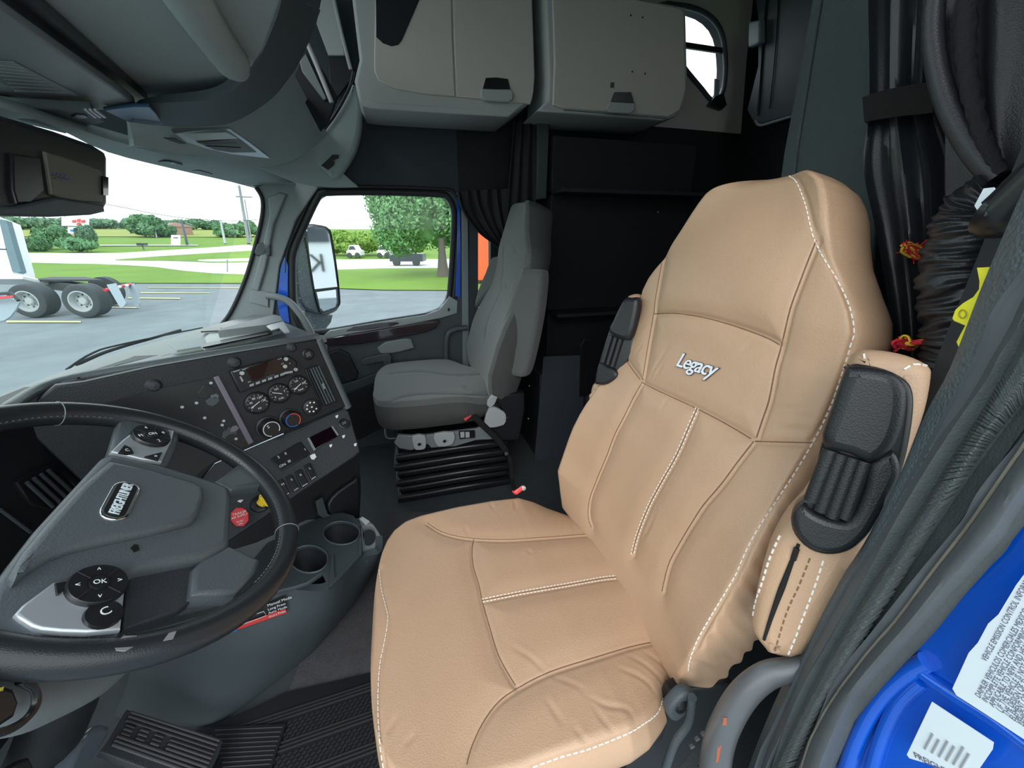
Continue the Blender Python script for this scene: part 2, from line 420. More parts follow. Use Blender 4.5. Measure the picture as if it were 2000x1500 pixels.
def seat_shell(kind, dx, dy, dz, mats_b, mats_c, parent, NU, NS, depb=.13, thc=.125):
    up = Vector((0, -math.sin(TB), math.cos(TB))); nn = Vector((0, math.cos(TB), math.sin(TB)))
    back = pad_body('backrest', (-.64+dx, -.42+dy, .5+dz), (1, 0, 0), up, nn, BW, -.07, .839, back_front(), depb, mats_b, parent, NU, NS)
    cush = pad_body('seat_cushion', (-.64+dx, dy, .5+dz), (1, 0, 0), (0, 1, 0), (0, 0, 1), CWT, -.52, .119, cush_front(), thc, mats_c, parent, NU, int(NS*.8), side=.014, roll=.018, er=.012)
    return back, cush, up, nn

# ------------------------------------------------------------------ driver seat
def build_driver_seat():
    S = thing('driver_seat', 'tan leather air suspension driver seat with white stitching nearest the camera', 'seat')
    back, cush, up, nn = seat_shell('d', 0, 0, 0, ['tan_leather'], ['tan_leather'], S, 200, 300)
    me = back.data
    # gathered leather on the near side panel and soft creases
    n = len(me.vertices); co = np.empty(n*3); me.vertices.foreach_get('co', co); co = co.reshape(-1, 3); no = np.empty(n*3); me.vertex_normals.foreach_get('vector', no); no = no.reshape(-1, 3)
    out = co.copy()
    for i in range(n):
        p = Vector(co[i]); s = (p.z-.5)/math.cos(TB); d = .0022*noise.noise(Vector((p.x*9, p.y*9, p.z*14)))
        if no[i][0] < -.6:
            d += .0042*max(0, 1-s/.42)*math.sin((s*1.0+(-p.y-.45)*1.3+.05*noise.noise(p*9))*2*math.pi/.05)*(.6+.6*noise.noise(p*17))
        out[i] += no[i]*d
    me.vertices.foreach_set('co', out.ravel()); me.update()
    bv = bvh_of(back)
    A = [(1296, 495), (1290, 530), (1280, 585), (1277, 613), (1265, 680), (1254, 747)]
    B = [(1277, 613), (1320, 612), (1368, 619), (1412, 630), (1456, 644), (1500, 661), (1527, 676)]
    Cc = [(1594, 470), (1578, 510), (1562, 552), (1543, 605), (1526, 677), (1514, 720), (1502, 781), (1489, 820), (1475, 862)]
    Dd = [(1254, 747), (1289, 765), (1346, 791), (1390, 813), (1430, 835), (1475, 862)]
    E1 = [(1475, 862), (1520, 863), (1592, 865)]; Ee = [(1216, 695), (1232, 717), (1254, 747)]
    Ff = [(1254, 747), (1238, 775), (1218, 815), (1200, 850), (1185, 890), (1164, 940), (1151, 977), (1149, 1010), (1157, 1034)]
    G = [(1362, 797), (1346, 833), (1322, 888), (1293, 940), (1267, 989), (1245, 1045), (1234, 1088)]
    H = [(1472, 862), (1440, 903), (1409, 945), (1375, 985), (1353, 1018), (1325, 1065), (1305, 1105), (1292, 1160)]
    edge = [(1448, 344), (1490, 334), (1526, 334), (1545, 343), (1560, 358), (1577, 403), (1591, 461), (1615, 509), (1644, 557), (1664, 605), (1671, 648), (1664, 676), (1655, 706), (1638, 760), (1619, 808), (1592, 862), (1553, 928), (1517, 982), (1487, 1027), (1461, 1075), (1442, 1119), (1418, 1161), (1394, 1201), (1366, 1250), (1349, 1294), (1348, 1318)]
    groove(back, bv, [A, B, Cc, Dd, E1, Ee, Ff, G, H], .0045, .0042, .005, .022)
    groove(back, bv, [edge], .003, .004, .001, .012)
    bs = bvh_of(back)
    for l in (A, B, Cc, Dd, E1, Ee, Ff, G, H): seam_shade_line(back, bs, l)
    wr = [[(1290, 800), (1300, 780), (1310, 762)], [(1500, 815), (1550, 812), (1598, 818)], [(1506, 798), (1545, 800), (1590, 790)], [(1500, 845), (1540, 838), (1580, 842)],
          [(1262, 745), (1290, 700), (1310, 668)], [(1275, 740), (1300, 705)], [(1250, 640), (1262, 632)], [(1240, 690), (1258, 668)], [(1440, 690), (1470, 668), (1490, 660)],
          [(1240, 1060), (1260, 1040), (1280, 1000)], [(1226, 1095), (1250, 1075)], [(1560, 1010), (1520, 1070), (1470, 1110)]]
    groove(back, bv, wr, .0016, .0045, 0, .01, True)
    bv = bvh_of(back)
    stitches('stitching', bv, [edge], 'white_thread', back, off=(3,), r=.0008)
    stitches('stitching', bv, [G], 'white_thread', back, off=(-2.6, 2.6), L=.005, gap=.004, r=.0008)
    # embroidered word
    h = bv.ray_cast(CAM, ray(1359, 713).normalized()); h2 = bv.ray_cast(CAM, ray(1392, 722).normalized()); h1 = bv.ray_cast(CAM, ray(1326, 703).normalized())
    xd = (h2[0]-h1[0]).normalized(); nrm = h[1]
    text('embroidery', 'Legacy', h[0]+nrm*.001, xd, nrm, .041, 'emblem_outline', back, th=.0009, shear=.35, off=.0014, sp=.9)
    text('embroidery', 'Legacy', h[0]+nrm*.0018, xd, nrm, .041, 'emblem_thread', back, th=.0009, shear=.35, off=.0003, sp=.9)
    # cushion
    me = cush.data
    bv = bvh_of(cush)
    S1 = [(834, 1021), (864, 1039), (909, 1050), (980, 1054), (1054, 1050), (1148, 1043)]
    S2 = [(926, 1052), (922, 1071), (924, 1104), (935, 1141), (942, 1175), (957, 1227), (972, 1276), (991, 1313), (1010, 1344)]
    S3 = [(942, 1173), (1017, 1158), (1110, 1142), (1185, 1129), (1240, 1126)]
    S4 = [(1300, 1250), (1241, 1261), (1166, 1283), (1073, 1313), (1010, 1345), (972, 1373), (942, 1414), (920, 1462), (910, 1500)]
    nr = [(1323, 1317), (1304, 1343), (1297, 1369), (1286, 1396), (1252, 1422), (1215, 1441), (1148, 1467), (1095, 1482), (1040, 1502)]
    fr = [(743, 1112), (747, 1149), (756, 1186), (760, 1208), (754, 1250), (745, 1294), (741, 1343), (741, 1406), (746, 1462), (752, 1502)]
    groove(cush, bv, [S1, S2, S3, S4], .0038, .0038, .005, .026)
    groove(cush, bv, [nr, fr], .0028, .004, .001, .01)
    bs = bvh_of(cush)
    for l in (S1, S2, S3, S4): seam_shade_line(cush, bs, l)
    def q8(l): return [(700+a*.3732, 940+b*.3732) for a, b in l]
    wr = [q8(l) for l in ([(780, 850), (900, 920), (1000, 1000), (1130, 1060), (1220, 1130)], [(1370, 880), (1480, 940), (1560, 1010), (1620, 1090)], [(1350, 970), (1450, 1010), (1520, 1060), (1560, 1130)],
                          [(1480, 870), (1560, 930), (1640, 1000)], [(1180, 1110), (1290, 1170), (1400, 1190), (1440, 1240), (1465, 1290)], [(1220, 1150), (1260, 1220), (1350, 1330)], [(1130, 1270), (1170, 1340), (1210, 1370)],
                          [(980, 1130), (1030, 1210), (1080, 1290)], [(560, 240), (580, 290)], [(690, 110), (715, 160)], [(815, 90), (825, 160)], [(1080, 200), (1065, 270)], [(1125, 225), (1135, 265)], [(150, 1330), (200, 1220)], [(240, 1400), (300, 1300)], [(890, 360), (905, 380)])]
    groove(cush, bv, wr, .0016, .0042, 0, .01, True)
    bv = bvh_of(cush)
    stitches('stitching', bv, [nr], 'white_thread', cush, off=(4,), r=.0009, L=.007)
    stitches('stitching', bv, [fr], 'white_thread', cush, off=(2.5,), r=.0008)
    stitches('stitching', bv, [S3], 'white_thread', cush, off=(-3, 3), L=.005, gap=.003, r=.0008)
    # folded armrests
    for side in (0, 1):
        if side == 0:
            n = Vector((-.55, .8, .2)).normalized(); p0 = Vector((-.965, -.44, .95))
            tan = [(1661, 714), (1679, 691), (1700, 684), (1745, 688), (1790, 700), (1822, 718), (1827, 740), (1814, 808), (1790, 874), (1765, 935), (1740, 985), (1700, 1090), (1640, 1190), (1570, 1292), (1505, 1290), (1490, 1278), (1472, 1254), (1465, 1230), (1472, 1179), (1484, 1125), (1499, 1083), (1530, 1030), (1580, 970), (1620, 850)]
            blk = [(1650, 725), (1661, 714), (1680, 712), (1730, 722), (1769, 742), (1784, 766), (1785, 808), (1775, 874), (1760, 928), (1739, 973), (1709, 1030), (1685, 1060), (1655, 1080), (1616, 1086), (1580, 1075), (1552, 1047), (1544, 1015), (1553, 991), (1578, 968), (1592, 925), (1604, 868)]
            lidp = [(1652, 724), (1664, 716), (1700, 718), (1745, 728), (1768, 748), (1775, 775), (1768, 830), (1745, 880), (1706, 906), (1660, 890), (1606, 868), (1625, 800)]
            cup = [(1552, 1000), (1568, 988), (1590, 1005), (1625, 1019), (1662, 1018), (1690, 960), (1705, 905), (1745, 885), (1760, 925), (1738, 973), (1708, 1029), (1684, 1059), (1654, 1078), (1617, 1083), (1582, 1072), (1554, 1045), (1546, 1018)]
        else:
            n = Vector((-.45, .87, .2)).normalized(); p0 = Vector((-.375, -.51, .85))
            tan = [(1219, 583), (1224, 575), (1236, 572), (1246, 577), (1250, 600), (1240, 660), (1220, 720), (1185, 760), (1150, 790), (1148, 770), (1152, 752), (1160, 738), (1190, 650)]
            blk = [(1219, 583), (1232, 581), (1246, 585), (1242, 640), (1228, 700), (1200, 745), (1166, 751), (1161, 743), (1169, 708), (1187, 649), (1203, 612)]
            lidp = [(1219, 583), (1232, 581), (1245, 585), (1240, 625), (1225, 664), (1187, 649), (1203, 612)]
            cup = [(1169, 708), (1185, 716), (1196, 720), (1205, 735), (1185, 750), (1166, 751), (1161, 743)]
        arm = plate('armrest', ppn(tan, n, p0), .1, 'tan_leather', S, sm=3, bevel=.022)
        cov = plate('armrest_cover', ppn(blk, n, p0+n*.012), .03, 'satin_black', arm, sm=3, bevel=.006)
        lid = plate('cover_cap', ppn(lidp, n, p0+n*.03), .03, 'black_plastic', arm, sm=3, bevel=.011)
        cupo = plate('cover_cap', ppn(cup, n, p0+n*.026), .02, 'black_plastic', arm, sm=3, bevel=.007)
        if side == 0: rib = [((1624, 878), (1585, 978)), ((1645, 886), (1603, 998)), ((1668, 893), (1625, 1010)), ((1690, 900), (1650, 1012))]
        else: rib = [((1194, 655), (1178, 708)), ((1203, 660), (1187, 712)), ((1213, 662), (1196, 716))]
        for a, b in rib:
            tube('armrest_rib', [atn(*a, n, p0+n*.014), atn(*b, n, p0+n*.014)], .008 if side == 0 else .006, 'black_plastic', arm, sub=1, seg=10)
        if side == 0:
            bv2 = bvh_of(arm)
            stitches('stitching', bv2, [[(1524, 1046), (1504, 1090), (1490, 1134), (1475, 1180), (1470, 1215)], [(1608, 1095), (1595, 1135), (1580, 1176), (1555, 1240), (1536, 1285)], [(1688, 692), (1690, 710)], [(1765, 722), (1785, 712), (1815, 716)]], 'white_thread', arm, r=.0009)
            stitches('stitching', bv2, [[(1582, 1090), (1560, 1145), (1535, 1200), (1508, 1290)]], 'tan_thread_and_shade', arm, r=.0009)
            tube('zipper', [h_[0]+n*.001 for h_ in px_hits(bv2, [(1560, 1062), (1547, 1095), (1532, 1135), (1518, 1172), (1503, 1215), (1490, 1256)], 8)], lambda t: .0035*(1-.5*abs(2*t-1)), 'strap_black', arm, sub=1, seg=8)
            hz = bv2.ray_cast(CAM, ray(1553, 1080).normalized())
            if hz[0]: box('zip_pull', hz[0]+n*.003, (.006, .004, .018), 'satin_black', arm, bevel=.001)
    # pedestal, recline lever and adjusters below the cushion
    box('seat_pan', (-.64, -.2, .36), (.46, .5, .05), 'black_plastic', S, bevel=.015)
    for k in range(5):
        box('bellows_fold', (-.64, -.2, .06+k*.06), (.38-.02*(k % 2), .42-.02*(k % 2), .055), 'satin_black', S, bevel=.02)
    box('slide_rail', (-.64, -.2, .02), (.44, .5, .03), 'black_plastic', S, bevel=.005)
    sp = plate('side_cover', pp([(1318, 1362), (1400, 1340), (1440, 1345), (1400, 1400), (1330, 1500), (1240, 1530), (1225, 1500), (1290, 1440)], x=-.915), .03, 'black_plastic', S, sm=2, bevel=.006)
    lev = plate('recline_lever', pp([(1322, 1372), (1345, 1355), (1362, 1362), (1358, 1380), (1340, 1400), (1318, 1412), (1306, 1396)], x=-.935), .02, 'slate_plastic', S, sm=3, bevel=.006)
    lathe('lever_dimple', at(1334, 1382, x=-.936), (-1, 0, 0), [(.007, -.002), (.011, .001), (.013, .0015), (.0135, -.001)], 'satin_black', lev, seg=16)
    tube('bracket_bar', pp([(1352, 1362), (1345, 1410), (1318, 1450), (1300, 1500)], x=-.94), .007, 'slate_plastic', S)
    for p in ((1360, 1440), (1372, 1430), (1350, 1455)): lathe('bolt', at(*p, x=-.93), (-1, 0, 0), [(.005, 0), (.005, .004), (0, .004)], 'handle_metal', S, seg=8)
    tube('cable', pp([(1365, 1500), (1400, 1470), (1450, 1400), (1480, 1370)], x=-.92), .004, 'strap_black', S)
    return S
build_driver_seat()
# ------------------------------------------------------------------ passenger seat
def build_passenger_seat():
    S = thing('passenger_seat', 'dark grey cloth passenger seat on black bellows base across the cab', 'seat')
    dx, dy, dz = 1.27, .045, .055
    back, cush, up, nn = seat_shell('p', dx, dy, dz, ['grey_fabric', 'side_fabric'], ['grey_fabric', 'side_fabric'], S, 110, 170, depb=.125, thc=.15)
    bv = bvh_of(back); bc = bvh_of(cush)
    def q6(l): return [(500+a*.3, 340+b*.3) for a, b in l]
    groove(back, bv, [q6([(1620, 480), (1720, 495), (1800, 500)]), q6([(1625, 730), (1660, 740)]), q6([(1760, 500), (1755, 600)]), q6([(1590, 690), (1600, 740), (1550, 850), (1500, 980), (1490, 1080)]), q6([(1610, 480), (1600, 690)])], .004, .006, .003, .02)
    groove(cush, bc, [q6([(870, 1300), (950, 1290), (1080, 1285), (1250, 1305), (1400, 1305), (1480, 1300)]), q6([(860, 1490), (950, 1450), (1100, 1430), (1300, 1430), (1520, 1440)]), q6([(1325, 1310), (1350, 1370), (1385, 1420)])], .004, .006, .003, .02)
    # folded upright armrests
    n = Vector((-.75, .66, .1)).normalized()
    plate('armrest', ppn(q6([(1720, 630), (1750, 618), (1840, 620), (1868, 640), (1865, 750), (1840, 950), (1800, 1150), (1760, 1300), (1730, 1325), (1680, 1320), (1600, 1290), (1565, 1230), (1562, 1180), (1590, 1000), (1640, 850)]), n, (.345, -.5, .95)), .085, 'grey_fabric', S, sm=2, bevel=.02)
    plate('armrest', ppn(q6([(1530, 545), (1600, 545), (1605, 620), (1570, 700), (1480, 800), (1420, 870), (1440, 760), (1490, 640)]), n, (.93, -.42, 1.0)), .06, 'grey_fabric', S, sm=2, bevel=.015)
    # silver grey side trim with levers
    sk = plate('side_skirt', pp([(770, 866), (778, 850), (820, 852), (930, 838), (985, 820), (992, 835), (970, 858), (930, 860), (890, 872), (842, 875), (836, 868), (803, 880), (780, 876)], x=.375), .02, 'grey_plastic', S, bevel=.004)
    for l in ([(806, 852), (830, 851), (832, 870), (828, 878), (812, 879), (807, 870)], [(849, 848), (886, 845), (887, 862), (880, 870), (858, 873), (850, 864)]):
        lv = plate('height_lever', pp(l, x=.36), .018, 'light_grey', S, sm=2, bevel=.003)
        c = sum((Vector(p) for p in pp(l, x=.357)), Vector())/len(l); lathe('finger_dimple', c-Vector((0, 0, .004)), (-1, 0, 0), [(.006, 0), (.009, .0015), (.01, 0)], 'grey_plastic', lv, seg=16)
    bz = plate('switch_bezel', pp([(896, 843), (927, 841), (928, 855), (898, 858)], x=.362), .008, 'satin_black', S, bevel=.001)
    for k in (0, 1): plate('rocker_switch', pp([(899+k*10, 844.5), (907+k*10, 844), (907.5+k*10, 854.5), (899.5+k*10, 855.5)], x=.358), .006, 'light_grey', bz, bevel=.001)
    plate('recline_cover', pp([(955, 800), (965, 795), (985, 805), (989, 815), (984, 831), (950, 836), (947, 822)], x=.335), .02, 'light_grey', S, sm=2, bevel=.004)
    plate('recline_lever', pp([(953, 784), (962, 772), (972, 776), (966, 790), (958, 797), (952, 793)], x=.33), .02, 'light_grey', S, sm=1, bevel=.003)
    plate('hinge_cover', pp([(962, 775), (990, 770), (1025, 768), (1026, 800), (1015, 860), (980, 862), (960, 850), (950, 835), (990, 815), (975, 790)], x=.36), .06, 'black_plastic', S, sm=1, bevel=.01)
    # front slide handle
    tube('slide_handle', pp([(772, 856), (756, 855), (752, 840), (756, 830), (764, 832)], x=.5), .004, 'grey_plastic', S, seg=8)
    # bellows
    by0, by1 = .07, -.43
    for k in range(6):
        z = .035+k*.043; g = .012*(1 if k % 2 == 0 else 0)
        tube('bellows_fold', [(.40-g, by0+g, z), (.40-g, by1-g, z), (.88+g, by1-g, z), (.88+g, by0+g, z)], .022, 'satin_black', S, sub=1, seg=10, closed=True, up=(0, 0, 1))
    box('bellows_core', (.64, (by0+by1)/2, .17), (.46, .48, .32), 'satin_black', S, bevel=.02)
    box('slide_rail', (.41, -.18, .008), (.03, .56, .016), 'black_plastic', S, bevel=.003)
    box('slide_rail', (.87, -.18, .008), (.03, .56, .016), 'black_plastic', S, bevel=.003)
    for p in ((790, 978), (953, 948)): lathe('rail_bolt', at(*p, x=.395), (0, 0, 1), [(.008, 0), (.008, .008), (0, .01)], 'silver', S, seg=10)
    return S
build_passenger_seat()
bk = plate('belt_buckle', pp([(905, 821), (908, 812), (921, 803), (924, 806), (922, 815), (908, 826)], x=.33), .02, 'satin_black', None, bevel=.002)
plate('release_button', pp([(906, 820), (909, 813), (920, 805), (921, 813), (909, 823)], x=.327), .006, 'buckle_red', bk, bevel=.001, sm=0)
tube('buckle_stalk', pp([(920, 808), (945, 832), (975, 862), (988, 880)], x=.335), .007, 'strap_black', bk, flat=2.2, seg=10, up=(1, 0, 0))
tag(bk, 'red and black seat belt buckle on its stalk beside the grey passenger cushion', 'buckle')
# belt on the floor between the seats
b2 = tube('seat_belt', [at(988, 880, x=.33), at(996, 900, x=.32), at(1000, 935, x=.3), at(1004, 955, z=.12)], .011, 'strap_black', None, flat=.25, seg=8)
lathe('belt_bolt', at(989, 886, x=.31), (-1, 0, 0), [(.009, -.004), (.009, .004), (.004, .006), (0, .006)], 'handle_metal', b2, seg=14)
tag(b2, 'black seat belt webbing hanging beside the passenger bellows', 'belt')
b3 = tube('belt_buckle', [Vector((-.33, -.27, .50)), at(1008, 962, x=-.34), at(1020, 953, x=-.335)], .008, 'buckle_red', None, flat=.5, seg=8)
lathe('latch_tip', at(1022, 953, x=-.335), (-1, 0, .3), [(.007, -.004), (.007, .004), (0, .005)], 'silver', b3, seg=12)
tag(b3, 'bright red buckle end poking up behind the far edge of the tan cushion', 'buckle')

# ------------------------------------------------------------------ shell of the cab
XW = 1.03
struct(box('floor', (0, -.55, -.03), (2.1, 3.4, .06), 'floor_vinyl', bevel=0))
cp = plate('carpet', [at(*p, z=.006) for p in [(722, 1318), (560, 1360), (590, 1280), (660, 1200), (730, 1110), (760, 1000), (1040, 1000), (1100, 1100)]], .012, 'carpet'); tag(cp, 'worn dark grey carpet between the console and the tan seat', 'carpet')
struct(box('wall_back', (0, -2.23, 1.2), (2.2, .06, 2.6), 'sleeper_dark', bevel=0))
struct(plate('wall_left', [Vector((-1.05, y, z)) for y, z in [(-.55, -.1), (-2.25, -.1), (-2.25, 2.5), (-.55, 2.5)]], .06, 'sleeper_dark', holes=[[Vector((-1.05, y, z)) for y, z in [(-1.35, 2.38), (-1.85, 2.38), (-1.95, 2.2), (-1.93, 1.95), (-1.85, 1.85), (-1.5, 2.1), (-1.3, 2.25)]]], n=(1, 0, 0)))  # hole is for the added out-of-frame window
w3_ = sempty('added_window_3'); plate('pane', [Vector((-1.08, y, z)) for y, z in [(-1.35, 2.38), (-1.85, 2.38), (-1.95, 2.2), (-1.93, 1.95), (-1.85, 1.85), (-1.5, 2.1), (-1.3, 2.25)]], .004, GL, w3_)  # unseen sleeper window, added to let daylight reach the cabinets
w4_ = sempty('added_skylight'); plate('added_skylight_pane', [Vector(v) for v in [(-.8, .78, 1.8), (.8, .78, 1.8), (.8, .76, 2.42), (-.8, .76, 2.42)]], .004, GL, w4_)  # unseen skylight above the windshield, added to send daylight onto cabinet faces
struct(box('ceiling', (0, -.75, 2.5), (2.2, 3.0, .06), 'headliner_dark', bevel=0))
struct(box('wall_front', (0, 1.2, .26), (2.2, .06, .84), 'black_plastic', bevel=0))
struct(box('trim_1', (-1.08, .2, 2.15), (.06, 1.5, .7), 'headliner_dark', bevel=0))
struct(plate('trim_2', [Vector(v) for v in [(-1.06, .8, 1.49), (0, .88, 1.5), (1.04, .7, 1.47), (1.04, .74, 2.5), (0, .76, 2.5), (-1.06, .74, 2.5)]], .04, 'headliner_dark', holes=[[Vector(v) for v in [(-.8, .8, 1.8), (.8, .78, 1.8), (.8, .75, 2.42), (-.8, .75, 2.42)]]]))  # hole cut for the added skylight
# right wall: upper panel, sleeper wall with two openings
struct(plate('wall_right', [Vector((XW, y, z)) for y, z in [(.60, 1.425), (-.36, 1.425), (-.36, 2.5), (.75, 2.5), (.75, 1.52)]], .06, 'navy_wall'))
win2 = [(1290, 16), (1325, 15), (1350, 19), (1372, 27), (1387, 37), (1399, 50), (1407, 66), (1412, 85), (1414, 108), (1415, 130), (1414, 150), (1412, 168), (1408, 180), (1402, 189), (1392, 193), (1382, 185), (1372, 172), (1345, 140), (1315, 100), (1285, 60)]
slot = [(934, 440), (958, 440), (959, 610), (932, 610)]
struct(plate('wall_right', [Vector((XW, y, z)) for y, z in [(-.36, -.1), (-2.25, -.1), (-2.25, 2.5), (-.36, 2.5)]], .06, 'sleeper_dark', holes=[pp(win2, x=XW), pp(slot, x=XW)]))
w2 = sempty('window_2')
plate('wall_liner', pp([(1270, 246), (1447, 261), (1458, 120), (1475, -40), (1250, -60), (1240, 100)], x=XW-.012), .01, 'cabinet_beige', w2, holes=[pp(win2, x=XW-.012)])
wc = sum((Vector((p[0], p[1], 0)) for p in win2), Vector())/len(win2)
tube('window_frame', pp([(wc.x+(a-wc.x)*1.05, wc.y+(b-wc.y)*1.05) for a, b in win2], x=XW-.015), .013, 'slate_plastic', w2, sub=2, closed=True, seg=10, flat=1, up=(1, 0, 0))
plate('pane', pp(win2, x=XW+.03), .004, GL, w2)
box('cross_bar', (XW, (at(1340, 93, x=XW).y+at(1418, 100, x=XW).y)/2, at(1380, 95, x=XW).z), (.02, .32, .026), 'black_plastic', w2, bevel=.004)
plate('window_latch', pp([(1385, 205), (1395, 190), (1414, 180), (1420, 205), (1411, 214)], x=XW-.04), .03, 'satin_black', w2, bevel=.004)
plate('latch_lever', pp([(1397, 153), (1406, 156), (1405, 190), (1396, 188)], x=XW-.03), .01, 'dim_print', w2, bevel=.002)

# A pillar, door, passenger window
pil = struct(plate('trim_3', pp([(498, 370), (511, 388), (511, 420), (500, 470), (478, 545), (448, 612), (424, 645), (424, 700), (520, 740), (640, 740), (640, 660), (530, 640), (546, 520), (578, 430), (622, 366), (600, 352), (520, 352)], x=1.0), .05, 'pillar_grey', bevel=.006))
tube('rubber_edge', pp([(500, 366), (512, 388), (512, 420), (501, 470), (479, 545), (449, 612), (420, 646)], x=.995), .009, 'rubber', pil, seg=8)
plate('access_cover', pp([(489, 571), (494, 566), (524, 570), (524, 600), (487, 590)], x=.99), .008, 'pillar_grey', pil, sm=1, bevel=.003)
plate('speaker_bump', pp([(496, 492), (502, 476), (512, 474), (528, 478), (528, 500), (500, 500)], x=.985), .02, 'slate_plastic', pil, sm=1, bevel=.006)
plate('pillar_bulge', pp([(522, 385), (545, 375), (560, 380), (535, 440), (520, 520), (505, 570), (490, 565), (512, 480), (525, 420)], x=.985), .02, 'pillar_grey', pil, sm=1, bevel=.009)
gl1 = [(638, 379), (740, 378), (854, 382), (872, 388), (881, 404), (884, 430), (880, 510), (875, 575), (868, 592), (857, 604), (830, 614), (740, 628), (644, 645), (604, 648), (586, 628), (576, 590), (574, 530), (577, 490), (598, 440), (614, 405), (624, 387)]
door = sempty('door_1')
XD = 1.02
plate('door_panel', [at(*p, x=XD) for p in [(622, 366), (740, 364), (880, 370), (898, 384), (905, 420), (908, 600), (905, 920), (700, 930), (560, 880), (524, 700), (530, 620), (546, 520), (578, 430)]], .06, 'slate_plastic', door, holes=[pp(gl1, x=XD)], bevel=.004)
gc = Vector((732, 505))
def sc(l, k): return [(gc.x+(a-gc.x)*k, gc.y+(b-gc.y)*k) for a, b in l]
tube('window_seal', pp(sc(gl1, 1.02), x=XD), .016, 'rubber', door, sub=3, closed=True, seg=10, up=(1, 0, 0))
tube('window_seal', pp(sc(gl1, 1.10)[16:]+sc(gl1, 1.10)[:9], x=XD-.005), .008, 'rubber', door, sub=3, seg=8, closed=False, up=(1, 0, 0))
plate('pane', pp(gl1, x=XD+.03), .004, GL, door, sm=2)
plate('painted_frame', pp([(547, 526), (556, 500), (563, 520), (562, 600), (566, 632), (548, 626), (541, 590)], x=XD-.012), .01, 'blue_paint', door, bevel=.002)
plate('painted_frame', pp([(893, 384), (898, 388), (900, 480), (899, 582), (889, 578), (893, 480)], x=XD-.015), .012, 'blue_paint', door, bevel=.002)
plate('window_sill', pp([(626, 660), (644, 645), (740, 629), (830, 615), (857, 605), (870, 590), (878, 578), (894, 588), (893, 612), (860, 622), (740, 645), (632, 668)], x=XD-.02), .02, 'sill_gloss', door, bevel=.005)
plate('gloss_trim', pp([(632, 662), (690, 651), (740, 643), (800, 633), (855, 625), (860, 627), (852, 641), (830, 650), (770, 661), (700, 673), (645, 676), (633, 672)], x=XD-.035), .03, 'wood_gloss', door, sm=1, bevel=.008)
plate('switch_recess', pp([(674, 647), (690, 638), (740, 631), (775, 629), (780, 632), (762, 638), (710, 645)], x=XD-.024), .006, 'wood_gloss', door, sm=1, bevel=.002)
hd = plate('door_handle', pp([(704, 706), (712, 700), (745, 692), (760, 690), (765, 696), (765, 710), (758, 716), (750, 714), (748, 706), (714, 713), (706, 712)], x=XD-.04), .02, 'slate_plastic', door, sm=1, bevel=.005)
plate('armrest_bump', pp([(737, 680), (752, 668), (790, 661), (803, 662), (810, 680), (780, 688), (755, 692), (742, 690)], x=XD-.03), .03, 'pillar_grey', door, sm=1, bevel=.008)
plate('door_pocket', pp([(640, 690), (662, 682), (680, 690), (700, 730), (695, 742), (660, 750), (645, 745)], x=XD-.02), .02, 'black_plastic', door, sm=1, bevel=.006)
plate('pocket_lip', pp([(660, 754), (700, 742), (758, 720), (770, 735), (752, 741), (668, 772)], x=XD-.03), .03, 'slate_plastic', door, bevel=.006)
plate('map_pocket', pp([(670, 775), (752, 745), (756, 830), (700, 860), (680, 850)], x=XD-.012), .01, 'black_plastic', door, bevel=.003)
for k in range(3): tube('sill_rib', pp([(700, 884+k*9), (762, 874+k*9)], x=XD-.05), .006, 'black_plastic', door, sub=1, seg=8)
lathe('lock_knob', at(876, 606, x=XD-.02), (-1, 0, .6), [(.006, 0), (.006, .02), (.004, .022), (0, .022)], 'satin_black', door, seg=12)
g1 = tube('grab_handle', pp([(520, 577), (545, 581), (565, 590), (582, 608), (597, 630), (610, 655)], x=.95), .017, 'pillar_grey', None, seg=14); tag(g1, 'grey grab handle curving down from the windshield pillar', 'handle')
g2 = tube('grab_handle', pp([(912, 640), (890, 643), (876, 652), (872, 672), (872, 702)], x=.97), .016, 'slate_plastic', None, seg=12); tag(g2, 'dark grab handle behind the passenger door beside the cloth backrest', 'handle')
bp = struct(plate('trim_4', pp([(902, 380), (914, 380), (916, 640), (916, 760), (904, 760)], x=.985), .03, 'pillar_grey', bevel=.004))
struct(plate('trim_5', pp([(916, 380), (934, 380), (934, 640), (930, 800), (915, 800)], x=.99), .03, 'navy_wall', bevel=.003))

# windshield
ws = sempty('window_1')
patch('windshield_pane', [[(-1.02, .93, .76), (-.5, 1.08, .75), (0, 1.12, .75), (.5, 1.08, .76), (1.0, .93, .76)], [(-1.02, .62, 1.46), (-.5, .78, 1.47), (0, .82, 1.48), (.5, .76, 1.46), (1.0, .60, 1.43)]], GLW, ws, 3, .004)
tube('wiper', [at(*p, y=1.16) for p in [(150, 712), (200, 690), (250, 674), (300, 660), (352, 645)]], .007, 'strap_black', ws, seg=6)
tube('wiper', [at(*p, y=1.15) for p in [(130, 722), (180, 690), (240, 672), (395, 640)]], .004, 'strap_black', ws, seg=6)

